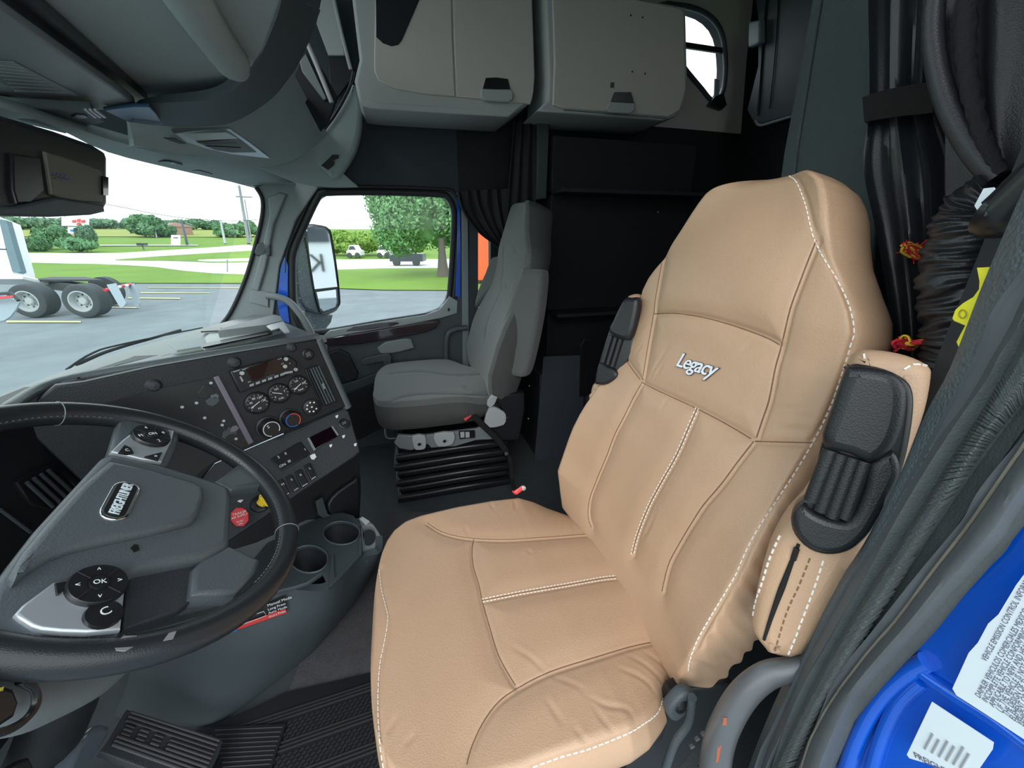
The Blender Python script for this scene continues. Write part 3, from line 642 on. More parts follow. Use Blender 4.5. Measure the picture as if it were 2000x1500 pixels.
# overhead: windshield header and roof console
HD = struct(patch('trim_6', [[at(a, b, z=1.425) for a, b in [(-60, 190), (100, 245), (210, 297), (330, 328), (450, 355), (520, 372), (572, 366)]],
      [at(a, b, z=1.44) for a, b in [(-60, 180), (110, 235), (205, 270), (330, 304), (450, 331), (520, 350), (578, 358)]],
      [at(a, b, z=1.47) for a, b in [(-60, 170), (120, 225), (200, 250), (330, 285), (450, 305), (520, 328), (590, 352)]]], 'headliner', None, 3, .02))
OC = thing('overhead_console', 'grey roof console with map light and storage pocket above the windshield', 'console')
def P_(l): return [at(a, b, **({'z': v} if v > 1.3 else {'x': v})) for a, b, v in l]
E_in = [(262, 204, 1.5), (330, 200, 1.5), (400, 196, 1.5), (445, 183, 1.51), (482, 150, 1.53), (515, 95, 1.58), (545, 20, 1.66), (556, -40, 1.72)]
E_out = [(252, 238, .15), (318, 246, .22), (400, 246, .3), (450, 240, .36), (505, 212, .44), (548, 175, .48), (592, 108, .5), (626, 20, .5)]
E_out2 = [(a, b, v) for a, b, v in E_out]
Emid = [(at(*a[:2], **({'z': a[2]})) + at(*b[:2], x=b[2]))/2 - Vector((0, 0, .015)) for a, b in zip(E_in, E_out)]
band = patch('console_rim', [P_(E_in), Emid, P_(E_out)], 'headliner_dark', OC, 4, .02)
r0 = P_([(252, 238, .15), (318, 246, .22), (400, 246, .3), (450, 240, .36), (505, 212, .44), (548, 175, .5), (572, 142, .55)])
r1 = P_([(258, 262, .2), (335, 272, .27), (400, 277, .35), (470, 280, .45), (530, 262, .58), (580, 238, .72), (604, 200, .72)])
r2 = P_([(262, 284, .2), (345, 298, .3), (420, 308, .42), (480, 322, .55), (545, 322, .72), (600, 298, .86), (640, 262, .9)])
face = patch('console_face', [r0, r1, r2], 'headliner', OC, 5, .02)
r3 = P_([(480, 320, .58), (530, 322, .72), (590, 302, .86), (640, 262, .9)]); r4 = P_([(490, 322, .62), (545, 338, .78), (605, 335, .9), (655, 320, .95)]); r5 = P_([(500, 324, .68), (576, 356, .9), (640, 366, .99), (700, 366, 1.0)])
patch('console_end', [r3, r4, r5], 'headliner', OC, 5, .02)
cap = plate('end_pocket', pp([(595, 294), (626, 256), (650, 222), (668, 194), (687, 162), (700, 175), (706, 200), (706, 243), (698, 280), (688, 305), (668, 335), (653, 348), (641, 341)], x=.9), .09, 'headliner', OC, sm=2, bevel=.02)
plate('latch_slot', pp([(627, 323), (640, 312), (649, 302), (662, 302), (661, 309), (652, 312), (653, 321), (641, 332)], x=.885), .006, 'satin_black', cap, bevel=.001)
tube('rim_bead', pp([(597, 296), (628, 258), (655, 222), (682, 172), (690, 140)], x=.885), .007, 'satin_black', OC, seg=8)
plate('pocket_recess', pp([(572, 151), (588, 112), (603, 88), (660, 190), (640, 240), (625, 256), (596, 200)], x=.7), .02, 'sleeper_dark', OC, bevel=.004)
tube('pocket_bar', pp([(601, 86), (620, 130), (648, 200)], x=.68), .009, 'light_grey', OC, seg=10)
plate('pocket_flap', pp([(585, 120), (597, 104), (638, 192), (632, 196), (590, 140)], x=.69), .01, 'grey_plastic', OC, bevel=.003)
hl = [(29, -5), (120, 62), (200, 126), (288, 198), (340, 200), (400, 196), (445, 183), (482, 150), (515, 95), (550, -5), (500, -60), (0, -60)]
plate('padded_panel', [at(a, b, z=1.545) for a, b in hl], .03, 'headliner', OC, bevel=.004)
tube('panel_rib', [at(*p, z=1.53) for p in [(290, -140), (352, -30), (385, 25), (430, 90), (462, 133)]], lambda t: .032 if t < .93 else .024, 'headliner', OC, seg=16)
plate('gap_strip', [at(a, b, z=1.52) for a, b in [(-60, -50), (35, -20), (292, 200), (268, 208), (-60, -22)]], .02, 'satin_black', OC)
plate('blue_corner', [at(a, b, z=1.478) for a, b in [(203, 216), (264, 209), (292, 209), (306, 224), (319, 246), (252, 239)]], .008, mat('navy_satin', (.02, .07, .17), .35), OC, bevel=.002)
lidp = plate('console_lid', [at(a, b, z=1.49) for a, b in [(-60, -20), (0, 23), (130, 112), (255, 196), (266, 206), (250, 212), (170, 218), (0, 208), (-60, 204)]], .02, 'grey_plastic', OC, bevel=.005)
doc = plate('document', [at(a, b, z=1.4885) for a, b in [(-60, 118), (27, 121), (155, 187), (61, 189), (-60, 142)]], .001, 'paper_grey', lidp)
for k in range(8): tube('print_line', [at(-20+k*7, 125+k*7.5, z=1.4878), at(48+k*12, 134+k*6.8, z=1.4878)], .0012, 'dim_print', doc, sub=1, seg=4)
plate('lid_slot', [at(a, b, z=1.4885) for a, b in [(0, 186), (20, 190), (36, 200), (30, 200), (0, 190)]], .003, 'satin_black', lidp)
plate('lower_bin', [at(a, b, z=1.46) for a, b in [(-60, 205), (60, 212), (180, 218), (205, 240), (140, 252), (130, 262), (-60, 215)]], .02, 'headliner_dark', OC, bevel=.004)
for k in range(3): plate('bin_slat', [at(a+k*9, b, z=1.456) for a, b in [(165, 216), (170, 216), (190, 231), (185, 231)]], .004, 'light_grey', OC)
plate('bin_recess', [at(a, b, z=1.456) for a, b in [(140, 229), (150, 225), (166, 226), (172, 230), (150, 233)]], .004, 'satin_black', OC, sm=1)
bf = bvh_of(face)
lamp = plate('map_light', onsurf(bf, [(337, 257), (395, 255), (452, 254), (490, 280), (526, 307), (454, 305), (405, 292), (364, 277)], .02), .014, 'silver', OC, bevel=.002)
plate('lens', onsurf(bf, [(353, 261), (443, 259), (466, 271), (381, 275)], .026), .01, 'lens', lamp, bevel=.001)
plate('switch_pad', onsurf(bf, [(384, 277), (468, 273), (500, 296), (455, 300), (420, 293)], .024), .01, 'lens_dark', lamp, bevel=.001)
tube('switch_slit', onsurf(bf, [(402, 285), (470, 288)], .035), .0016, 'satin_black', lamp, sub=1, seg=6)
plate('vent_mark', onsurf(bf, [(320, 270), (345, 272), (364, 281), (350, 281)], .018), .004, 'headliner_dark', OC)
for a, b in ((333, 316), (392, 334)):
    tube('visor_clip', [at(a-24, b-1, z=1.43), at(a-4, b-2, z=1.43), at(a+22, b+5, z=1.43)], .003, 'satin_black', OC, sub=3, seg=6)
    plate('clip_recess', [at(a+x, b+y, z=1.43) for x, y in [(-6, 3), (4, 1), (12, 5), (2, 7)]], .004, 'satin_black', OC, sm=1)
struct(plate('trim_7', pp([(618, 46), (631, -20), (652, -20), (673, 108), (641, 108)], x=.97), .02, 'cabinet_grey', bevel=.003))
tube('trim_8', pp([(650, -10), (668, 70), (685, 136)], x=.95), .008, 'light_grey', None, kind='structure', seg=8)
struct(plate('trim_9', pp([(640, 110), (673, 108), (690, 140), (682, 160), (655, 195), (645, 170)], x=.98), .02, 'black_plastic', bevel=.003))

# sensor housing hung at the top of the windshield
MBx = thing('camera_housing', 'large dark sensor housing with olive cover hung below the header', 'housing')
plate('shell', pp([(-80, 200), (0, 222), (110, 255), (185, 282), (207, 296), (213, 312), (213, 400), (206, 414), (180, 420), (100, 424), (-80, 418)], y=.6), .09, 'black_plastic', MBx, bevel=.012, sm=0)
plate('cover', pp([(90, 296), (140, 310), (200, 332), (203, 396), (160, 394), (118, 387), (103, 380)], y=.594), .012, mat('olive_grey', (.115, .12, .095), .5), MBx, bevel=.004)
plate('recess', pp([(24, 300), (80, 308), (88, 374), (62, 396), (34, 398), (26, 370)], y=.5945), .008, 'satin_black', MBx, sm=1, bevel=.003)
plate('lower_lip', pp([(-80, 402), (30, 404), (110, 386), (203, 400), (206, 414), (180, 420), (100, 424), (-80, 420)], y=.592), .012, 'slate_plastic', MBx, bevel=.004)
plate('lens_slit', pp([(201, 344), (212, 346), (212, 382), (202, 381)], y=.59), .006, 'display_black', MBx)
text('print', 'ooooo', at(118, 340, y=.5915), at(140, 346, y=.5915)-at(118, 340, y=.5915), (0, -1, 0), .018, 'dark_print', MBx)
text('print', 'ooooooo', at(122, 350, y=.5915), at(140, 352, y=.5915)-at(122, 350, y=.5915), (0, -1, 0), .008, 'dark_print', MBx)

# ------------------------------------------------------------------ sleeper cabinets
def handle(parent, blk, body, x):
    plate('handle_recess', pp(blk, x=x-.004), .006, 'satin_black', parent, sm=1, bevel=.001)
    plate('handle', pp(body, x=x-.012), .014, 'cabinet_grey', parent, sm=1, bevel=.005)
xa = .74
c1 = thing('overhead_cabinet', 'beige overhead cabinet with dark corner opening above the passenger door', 'cabinet')
plate('cabinet_body', pp([(684, -90), (688, 0), (702, 116), (692, 157), (700, 195), (708, 208), (740, 213), (860, 221), (992, 230), (1022, 210), (1041, 195), (1046, 151), (1038, -90)], x=xa), .27, 'cabinet_grey', c1, bevel=.012)
d1 = plate('cabinet_door', pp([(735, -90), (731, 100), (731, 138), (740, 158), (770, 173), (830, 184), (889, 189), (884, 80), (880, -90)], x=xa-.006), .012, 'cabinet_beige', c1, bevel=.004)
plate('corner_opening', pp([(733, -90), (735, 72), (748, 84), (765, 90), (778, 87), (785, 78), (821, -5), (850, -90)], x=xa-.009), .006, 'sleeper_dark', d1, bevel=.002)
d2 = plate('cabinet_door', pp([(883, -90), (887, 80), (892, 189), (940, 194), (1036, 204), (1042, 180), (1044, 151), (1036, -90)], x=xa-.006), .012, 'cabinet_beige', c1, bevel=.004)
handle(d2, [(949, 152), (970, 151), (992, 154), (997, 175), (943, 173)], [(940, 174), (998, 174), (1003, 182), (1001, 195), (992, 200), (946, 196), (939, 188)], xa-.006)
plate('lower_valance', pp([(700, 190), (740, 200), (860, 208), (1000, 217), (1026, 200), (992, 229), (860, 221), (722, 212), (708, 206)], x=xa-.008), .012, 'cabinet_grey', c1, bevel=.004)
xb = .70
c2 = thing('overhead_cabinet', 'beige overhead cabinet with screw holes beside the round sleeper window', 'cabinet')
plate('cabinet_body', pp([(1064, -90), (1066, 0), (1072, 150), (1070, 195), (1047, 218), (1180, 227), (1295, 236), (1320, 228), (1333, 214), (1344, 175), (1340, 14), (1310, 8), (1090, -30)], x=xb), .3, 'cabinet_grey', c2, bevel=.01)
d3 = plate('cabinet_door', pp([(1078, -60), (1083, 120), (1080, 205), (1100, 212), (1190, 219), (1305, 229), (1328, 216), (1340, 175), (1337, 24), (1326, 14), (1100, -30)], x=xb-.008), .014, 'cabinet_beige', c2, bevel=.006)
handle(d3, [(1201, 180), (1233, 180), (1238, 200), (1194, 198)], [(1192, 199), (1240, 201), (1240, 216), (1231, 222), (1190, 219), (1184, 212)], xb-.012)
for a, b in ((1232, 30), (1255, 34), (1235, 140), (1260, 144)): lathe('screw_hole', at(a, b, x=xb-.0085), (-1, 0, 0), [(.004, 0), (.004, .001), (0, .001)], 'satin_black', d3, seg=8)
plate('catch_hole', pp([(1193, 161), (1200, 161), (1199, 172), (1192, 171)], x=xb-.009), .004, 'satin_black', d3)
tube('shadow_gap', pp([(1101, 215), (1200, 223), (1303, 232)], x=xb-.014), .0015, 'satin_black', d3, seg=5)
c3 = thing('sleeper_cabinet', 'black storage tower and lower cupboard in the dark sleeper behind the passenger seat', 'cabinet')
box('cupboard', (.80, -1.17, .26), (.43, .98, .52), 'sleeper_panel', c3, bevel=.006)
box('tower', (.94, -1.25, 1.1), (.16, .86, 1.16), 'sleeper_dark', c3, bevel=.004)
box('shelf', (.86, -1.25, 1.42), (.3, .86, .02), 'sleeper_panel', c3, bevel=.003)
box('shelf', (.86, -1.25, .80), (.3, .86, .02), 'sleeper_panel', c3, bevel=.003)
plate('cupboard_door', pp([(1062, 697), (1140, 694), (1140, 890), (1044, 900)], x=.574), .012, 'navy_wall', c3, bevel=.003)
plate('cupboard_door', pp([(1146, 694), (1240, 690), (1240, 880), (1146, 888)], x=.574), .012, 'navy_wall', c3, bevel=.003)
plate('cupboard_latch', pp([(1134, 676), (1142, 662), (1172, 661), (1178, 680), (1178, 770), (1132, 775)], x=.568), .008, 'satin_black', c3, sm=1, bevel=.002)
for p in ((1034, 754), (1032, 818), (1187, 378), (1285, 414)): lathe('screw', at(*p, x=.62 if p[1] > 500 else .8), (-1, 0, 0), [(.004, 0), (0, .003)], 'silver', c3, seg=8)
struct(plate('trim_10', pp([(1050, 232), (1074, 236), (1068, 388), (1048, 390)], x=.88), .03, 'panel_green', bevel=.008))
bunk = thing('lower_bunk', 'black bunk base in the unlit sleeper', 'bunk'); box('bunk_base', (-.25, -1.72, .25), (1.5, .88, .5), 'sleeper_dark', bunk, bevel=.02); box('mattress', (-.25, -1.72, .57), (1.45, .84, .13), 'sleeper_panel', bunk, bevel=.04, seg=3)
ub = thing('upper_bunk', 'black folded upper bunk panel with a painted highlight on its lower edge beside the sleeper window', 'bunk')
plate('bunk_panel', pp([(1466, -60), (1480, 40), (1479, 130), (1458, 215), (1474, 246), (1545, 228), (1640, 200), (1700, -60)], y=-1.95), .1, 'slate_plastic', ub, bevel=.01)
tube('edge_highlight', pp([(1476, 236), (1484, 245), (1505, 240), (1548, 227), (1640, 200)], y=-1.94), .007, 'grey_plastic', ub, seg=8)  # pale tube painting the highlight along the bunk's lower edge
tube('panel_seam', pp([(1500, -20), (1489, 100), (1481, 225)], y=-1.945), .006, 'satin_black', ub, seg=6)
tube('panel_seam', pp([(1522, -20), (1514, 100), (1503, 212)], y=-1.945), .003, 'satin_black', ub, seg=6)
plate('latch_box', pp([(1461, 42), (1484, 38), (1484, 82), (1476, 88), (1460, 92)], y=-1.9), .04, 'grey_plastic', ub, bevel=.01)
# curtain by the passenger door
def folds(nf, amp): return lambda v, u: amp*math.sin(u*nf*2*math.pi+.6*math.sin(3*v))*(1-.3*v)
cu1 = patch('curtain', [pp(r, x=.93) for r in ([(893, 376), (925, 372), (965, 370), (1000, 368)], [(903, 412), (932, 405), (968, 400), (1002, 396)], [(932, 452), (950, 442), (975, 432), (1000, 425)], [(962, 476), (970, 470), (984, 462), (999, 455)], [(981, 493), (985, 491), (991, 489), (997, 487)])], 'curtain_black', None, 9, .006, disp=folds(6, .010))
tag(cu1, 'black curtain gathered back at the rear edge of the passenger window', 'curtain')
box('curtain_clip', at(984, 490, x=.915), (.01, .03, .01), mat('clip_orange', (.7, .25, .12), .4), cu1, bevel=.002)
cu2 = patch('curtain', [pp(r, x=.9) for r in ([(1003, 235), (1015, 236), (1030, 236), (1046, 238)], [(998, 300), (1012, 300), (1028, 302), (1046, 303)], [(992, 370), (1008, 372), (1026, 374), (1046, 378)], [(985, 480), (1000, 480), (1020, 480), (1046, 480)])], 'curtain_black', None, 8, .006, disp=folds(3, .008))
tag(cu2, 'black curtain hanging straight behind the grey passenger headrest', 'curtain')
# ------------------------------------------------------------------ dashboard
PN = Vector((-.84, -.54, .10)).normalized(); PO = Vector((-.165, .384, .795))
def q5(l): return [(380+a*.2, 640+b*.2) for a, b in l]
def q7(l): return [(a*.36, 600+b*.36) for a, b in l]
def on(l, off=0, n=PN, o=PO): return ppn(l, n, o+n*off)
_s1, _s2 = on([(497, 870), (673, 796)])
P3 = (_s2-_s1).cross(Vector((-.5, -.3, -1)).normalized()); P3 = Vector((-.60, -.40, .69)).normalized()
_d = (_s2-_s1).normalized(); P3 = (P3-_d*P3.dot(_d)).normalized()
def on3(l, off=0): return ppn(l, P3, _s1+P3*off)
DB = thing('dashboard', 'black wraparound dashboard with gauges and radio facing the driver', 'dashboard')
top = patch('dash_top', [[at(a, b, z=.925) for a, b in [(-90, 840), (0, 803), (108, 746), (300, 709), (450, 684), (560, 665), (636, 655)]],
      [at(a, b, z=.905) for a, b in [(-90, 825), (0, 788), (110, 738), (300, 698), (440, 674), (540, 655), (600, 648)]],
      [Vector(v) for v in [(-.95, .86, .83), (-.25, .95, .84), (.15, .95, .84), (.4, .9, .84), (.6, .82, .84), (.82, .76, .84), (.97, .70, .84)]],
      [Vector(v) for v in [(-.98, .97, .74), (-.1, 1.13, .75), (.3, 1.14, .75), (.55, 1.13, .75), (.8, 1.08, .75), (.95, 1.02, .75), (1.0, .97, .75)]]], 'dash_top', DB, 4, .02)
tube('dash_lip', [at(a, b, z=.92) for a, b in [(-90, 842), (0, 806), (108, 749), (300, 712), (450, 687), (560, 669), (622, 658)]], .011, 'dash_top', DB, seg=10)
plate('centre_panel', on([(40, 830), (60, 790), (108, 753), (165, 746), (300, 716), (450, 690), (560, 672), (618, 662), (630, 690), (676, 794), (497, 871), (420, 905), (340, 1010), (200, 980)]), .03, 'panel_black', DB, bevel=.004)
tube('panel_edge', on([(620, 664), (630, 688), (655, 745), (678, 796)], -.012), .014, 'dash_top', DB, seg=10)
plate('switch_panel', on3([(497, 871), (590, 832), (672, 797), (681, 803), (700, 868), (703, 882), (690, 893), (600, 952), (452, 1052), (400, 1080), (340, 1000), (420, 905)]), .03, 'soft_black', DB, bevel=.004)
plate('knee_panel', on([(330, 1010), (500, 1010), (600, 945), (702, 878), (705, 960), (702, 1012), (600, 1015), (500, 1060), (400, 1090), (300, 1100)], -.05), .03, 'black_plastic', DB)
plate('knee_bump', on([(640, 985), (660, 960), (690, 940), (702, 935), (703, 1000), (690, 1012), (650, 1010)], -.03), .03, 'black_plastic', DB, sm=2, bevel=.008)
plate('knee_bracket', on([(617, 980), (630, 972), (640, 1003), (648, 1008), (632, 1012), (622, 1006)], -.02), .01, 'slate_plastic', DB, bevel=.002)
plate('driver_panel', [Vector((x, .695, z)) for x, z in [(-1.0, .925), (-.30, .925), (-.30, .42), (-1.0, .42)]], .03, 'panel_black', DB)
tube('panel_seam', pp([(80, 850), (110, 890), (160, 935)], y=.692), .003, 'satin_black', DB, seg=6)
tube('panel_seam', pp([(185, 845), (215, 885)], y=.692), .003, 'satin_black', DB, seg=6)
tube('panel_seam', pp([(0, 995), (60, 1040)], y=.692), .003, 'slate_plastic', DB, seg=6)
lv = plate('air_vent', pp([(33, 942), (40, 935), (94, 906), (112, 912), (150, 950), (110, 1000), (60, 985)], y=.688), .012, 'satin_black', DB, bevel=.003)
for k in range(4): tube('slat', pp([(52+k*14, 942-k*8), (104+k*14, 990-k*8)], y=.683), .0035, 'slate_plastic', lv, sub=1, seg=6)
btp = bvh_of(top)
tray = plate('top_tray', onsurf(btp, [(108, 741), (255, 693), (300, 689), (335, 690), (240, 717), (150, 744), (120, 745)], .006), .006, 'dash_top', DB, sm=1, bevel=.002)
plate('tray_floor', onsurf(btp, [(132, 738), (252, 700), (262, 695), (312, 693), (235, 712), (150, 737)], .009), .003, 'soft_black', tray, bevel=.001)
# left fascia with missing cluster trim
fas = plate('cluster_fascia', on([(178, 796), (300, 762), (416, 738), (452, 800), (486, 868), (420, 900), (340, 960), (270, 890)], .003), .004, 'satin_black', DB)
plate('trim_strip', on(q5([(185, 487), (238, 470), (582, 1118), (530, 1145)]), .009), .008, 'purple_strip', DB, bevel=.002)
for p in q5([(20, 735), (100, 880), (160, 540), (285, 910), (270, 950), (405, 1085)])+[(356, 795)]: lathe('screw', atn(*p, PN, PO+PN*.004), PN, [(.004, 0), (.003, .002), (0, .002)], 'silver', DB, seg=8)
for (px_, py_), r_, m_ in [((405, 762), .018, 'satin_black'), ((415, 785), .016, 'slate_plastic'), ((400, 770), .014, 'black_plastic'), ((420, 775), .009, 'dash_top'), ((448, 845), .02, 'slate_plastic'), ((452, 856), .014, 'black_plastic'), ((458, 838), .012, 'purple_strip'), ((440, 838), .008, 'satin_black')]:
    c = atn(px_, py_, PN, PO+PN*.004); vs = []; k7 = 7
    pl_ = []
    X_, Y_, _ = frame_axes(PN)
    for k in range(k7): a = 2*math.pi*k/k7; rr = r_*(.6+.5*random.random()); pl_.append(c+X_*rr*math.cos(a)+Y_*rr*math.sin(a))
    plate('torn_bracket', pl_, .006, m_, DB, n=PN, bevel=.001)
# radio
rx = (on([(580, 700)])[0]-on([(460, 740)])[0]).normalized(); ry = PN.cross(rx)
rad = plate('car_radio', on(q5([(345, 428), (600, 350), (925, 275), (1000, 330), (1000, 420), (900, 470), (440, 637), (425, 600)]), .012), .014, 'satin_black', DB, bevel=.003)
plate('display', on(q5([(500, 405), (800, 300), (880, 400), (570, 525)]), .0135), .002, 'display_black', rad)
for k in range(7):
    a = 560+k*62*.97 if k < 6 else 920; b = 555-k*21 if k < 6 else 432; wd = 20 if k < 6 else 40
    plate('preset_button', on(q5([(a-wd, b+2), (a+wd, b-12), (a+wd, b+10), (a-wd, b+22)]), .015), .003, 'dim_print', rad, bevel=.0005)
for p, r_ in (((460, 443), 19), ((890, 305), 17), ((880, 378), 17), ((985, 408), 17)):
    q = q5([p])[0]; lathe('button', atn(*q, PN, PO+PN*.012), PN, [(.005, 0), (.005, .004), (0, .004)], 'light_grey' if p[0] < 980 else 'dim_print', rad, seg=16)
plate('tuner_bar', on(q5([(440, 480), (455, 475), (480, 520), (465, 530)]), .015), .003, 'dim_print', rad)
for s, p in (('====', (495, 405)), ('===', (830, 305)), ('====', (410, 425)), ('==', (858, 352)), ('- - - - - -', (740, 470)), ('==', (535, 530)), ('=', (930, 350))):
    text('print', s, atn(*q5([p])[0], PN, PO+PN*.0125), rx, PN, .006, 'white_print', rad, th=.0002)
# gauges, knobs
def gauge(cx, cy, r, needle, nums, sub):
    c = atn(cx, cy, PN, PO+PN*.001)
    g = lathe('gauge', c, PN, [(r*1.18, 0), (r*1.12, .006), (r*1.0, .008), (r*.96, .004), (r*.94, .003), (0, .003)], 'black_plastic', DB, seg=40)
    t = []
    for k in range(11):
        a = math.radians(215-k*25); d = rx*math.cos(a)+ry*math.sin(a); t.append(bxm(c+PN*.0036+d*r*.86, (r*.14, .0008, .0006), (d, PN.cross(d), PN)))
    merge('dial_ticks', t, 'white_print', g)
    d = rx*math.cos(needle)+ry*math.sin(needle); box('needle', c+PN*.0045+d*r*.25, (r*1.0, .0016, .001), 'white_print', g, ax=(d, PN.cross(d), PN), bevel=0)
    for k, s in enumerate(nums):
        a = math.radians(205-k*200/max(1, len(nums)-1)); text('print', s, c+PN*.0035+(rx*math.cos(a)+ry*math.sin(a))*r*.58, rx, PN, r*.3, 'white_print', g, th=.0002)
    text('print', sub, c+PN*.0035-ry*r*.6, rx, PN, r*.26, 'white_print', g, th=.0002); return g
gauge(502, 787, .0255, math.radians(200), ['0', '40', '80', '120', '150'], 'PSI')
gauge(545, 768, .024, math.radians(150), ['E', '100', 'F'], 'FUEL')
gauge(583, 752, .0235, math.radians(205), ['100', '150', '250'], 'TEMP')
def knob(cx, cy, r, ring, off=0):
    c = atn(cx, cy, PN, PO)
    k = lathe('climate_knob', c, PN, [(r*1.15, 0), (r*1.12, .003), (r*.95, .004), (r*.9, .022), (r*.82, .026), (0, .026)], 'satin_black', DB, seg=36)
    X_, Y_ = rx, ry
    for a0, a1, m_ in ring: tube('ring_mark', [c+PN*.0265+(X_*math.cos(a)+Y_*math.sin(a))*r*.72 for a in np.linspace(math.radians(a0), math.radians(a1), 18)], .0012, m_, k, sub=1, seg=6)
    return k
k1 = knob(524, 834, .027, [(-40, 250, 'white_print')]); text('print', 'S', atn(524, 834, PN, PO+PN*.0265), rx, PN, .012, 'white_print', k1, th=.0002)
knob(566, 817, .025, [(100, 290, 'blue_print'), (-60, 95, 'buckle_red')])
sel = lathe('selector_knob', atn(608, 795, PN, PO), PN, [(.025, 0), (.024, .006), (.02, .008), (0, .008)], 'black_plastic', DB, seg=32)
for k in range(8):
    a = k*math.pi/4; lathe('selector_icon', atn(609, 795, PN, PO+PN*.0082)+(rx*math.cos(a)+ry*math.sin(a))*.014*(1 if k else 0), PN, [(.0026, 0), (.0026, .0006), (0, .0006)], 'white_print', sel, seg=8)
for (a, b), r_ in (((458, 708), .014), ((569, 679), .012), ((300, 753), .014)): lathe('dome_sensor', atn(a, b, PN, PO), PN, [(r_*1.1, 0), (r_, .002), (r_*.7, .008), (0, .01)], 'soft_black', DB, seg=20)
for nrm, f_, a, b in ((PN, on, 601, 692), (P3, on3, 672, 828)):
    c = f_([(a, b)])[0]; s_ = lathe('power_socket', c, nrm, [(.016, 0), (.016, .004), (.013, .006), (.012, .003), (0, .003)], 'black_plastic', DB, seg=24)
    for k in (-1, 0, 1): tube('socket_mark', [c+nrm*.0035+ry*k*.004-rx*.006, c+nrm*.0035+ry*k*.004+rx*.006], .0008, 'dim_print', s_, sub=1, seg=4)
rv = plate('air_vent', on(q5([(1078, 412), (1110, 395), (1205, 368), (1240, 420), (1380, 722), (1300, 758), (1252, 765), (1180, 640)]), .004), .006, 'satin_black', DB, bevel=.002)
for k in range(5): tube('slat', on(q5([(1105+k*26, 405-k*8), (1265+k*26, 752-k*10)]), .010), .0032, 'slate_plastic' if k else 'black_plastic', rv, sub=1, seg=8)
box('vent_tab', on(q5([(1262, 570)]), .014)[0], (.006, .018, .004), 'grey_plastic', rv, ax=(rx, ry, PN), bevel=.001)
# switch panel
scr = plate('storage_slot', on3([(602, 855), (648, 832), (661, 851), (614, 879)], .004), .006, 'display_black', DB, bevel=.002)
plate('slot_edge', on3([(600, 856), (604, 854), (617, 878), (613, 881)], .006), .003, 'grey_plastic', DB); plate('slot_edge', on3([(647, 833), (650, 832), (662, 849), (659, 851)], .006), .003, 'grey_plastic', DB)
sw = plate('switch_block', on3([(528, 896), (582, 864), (588, 863), (605, 885), (601, 890), (551, 920), (546, 917)], .004), .006, 'satin_black', DB, bevel=.002)
for (a, b), s_ in (((544, 893), '2'), ((558, 886), '0'), ((552, 909), 'ON'), ((565, 901), 'III'), ((596, 878), 'I')): text('print', s_, on3([(a, b)], .0045)[0], _d, P3, .010, 'white_print', sw, th=.0002)
for i_, l in enumerate(([(558, 931), (569, 926), (584, 952), (573, 959)], [(576, 921), (588, 915), (602, 943), (589, 951)], [(594, 909), (606, 903), (618, 930), (607, 937)], [(541, 940), (552, 935), (566, 962), (556, 968)])):
    r_ = plate('rocker_switch', on3(l, .008), .012, 'satin_black', DB, bevel=.002)
    c0 = sum(on3(l, .009), Vector())/4
    text('print', ('II', 'K', 'L', 'M')[i_], c0+Vector((0, 0, .008)), _d, P3, .009, 'white_print', r_, th=.0002); text('print', '===', c0-Vector((0, 0, .010)), _d, P3, .007, 'white_print', r_, th=.0002)
    tube('indicator', [on3([l[3]], .010)[0]+_d*.002, on3([l[2]], .010)[0]-_d*.002], .0009, 'white_print', r_, sub=1, seg=5)
plate('white_sticker', on3(q5([(1125, 1250), (1150, 1235), (1175, 1230), (1190, 1262), (1165, 1290), (1140, 1282)]), .003), .001, 'white_print', DB)
for a, b in ((658, 813), (646, 870), (694, 868), (671, 852)): plate('panel_icon', on3([(a-3, b-1), (a+3, b-3), (a+2, b+2), (a-1, b+4)], .002), .001, 'white_print', DB)
def octo(cx, cy, r, n, off, k=8, ph=.39): return [(cx+r*math.cos(ph+2*math.pi*i/k), cy+r*1.05*math.sin(ph+2*math.pi*i/k)) for i in range(k)]
lathe('knob_collar', on3([(508, 984)])[0], P3, [(.022, 0), (.02, .004), (.01, .005), (.01, .02), (0, .02)], 'satin_black', DB, seg=24)
KN = Vector((-.85, -.25, .45)).normalized(); ck = on3([(468, 1010)], .03)[0]
kr = thing('trailer_air_knob', 'red octagonal trailer air supply knob on the lower dash', 'knob')
plate('knob_face', ppn(octo(468, 1010, 19, 8, 0), KN, ck), .01, 'red_plastic', kr, bevel=.002); tube('knob_stem', [ck-KN*.01, ck-KN*.028], .009, 'red_plastic', kr, sub=1)
kx = (atn(480, 1006, KN, ck)-atn(458, 1013, KN, ck)).normalized()
for s_, a, b, z_ in (('TRAILER', 468, 1002, .0075), ('AIR SUPPLY', 468, 1008, .0065), ('PUSH', 469, 1018, .0055), ('ON', 470, 1023, .0055)): text('print', s_, atn(a, b, KN, ck+KN*.0003), kx, KN, z_, 'white_print', kr, th=.0002)
cy_ = on3([(520, 972)], .035)[0]
ky = thing('parking_brake_knob', 'yellow diamond shaped parking brake knob beside the red knob', 'knob')
plate('knob_face', ppn([(519, 955), (528, 962), (536, 975), (537, 982), (526, 991), (517, 988), (505, 974), (506, 968)], KN, cy_), .012, 'yellow_plastic', ky, bevel=.002); tube('knob_stem', [cy_-KN*.008, on3([(510, 984)], .015)[0]], .012, 'yellow_plastic', ky, sub=1)
for s_, a, b in (('PARKING', 520, 967), ('BRAKE', 522, 973), ('P', 525, 980)): text('print', s_, atn(a, b, KN, cy_+KN*.0003), kx, KN, .006, 'dark_print', ky, th=.0002)
plate('knob_icon', on3([(463, 979), (468, 976), (476, 976), (470, 982)], .003), .001, 'white_print', DB)
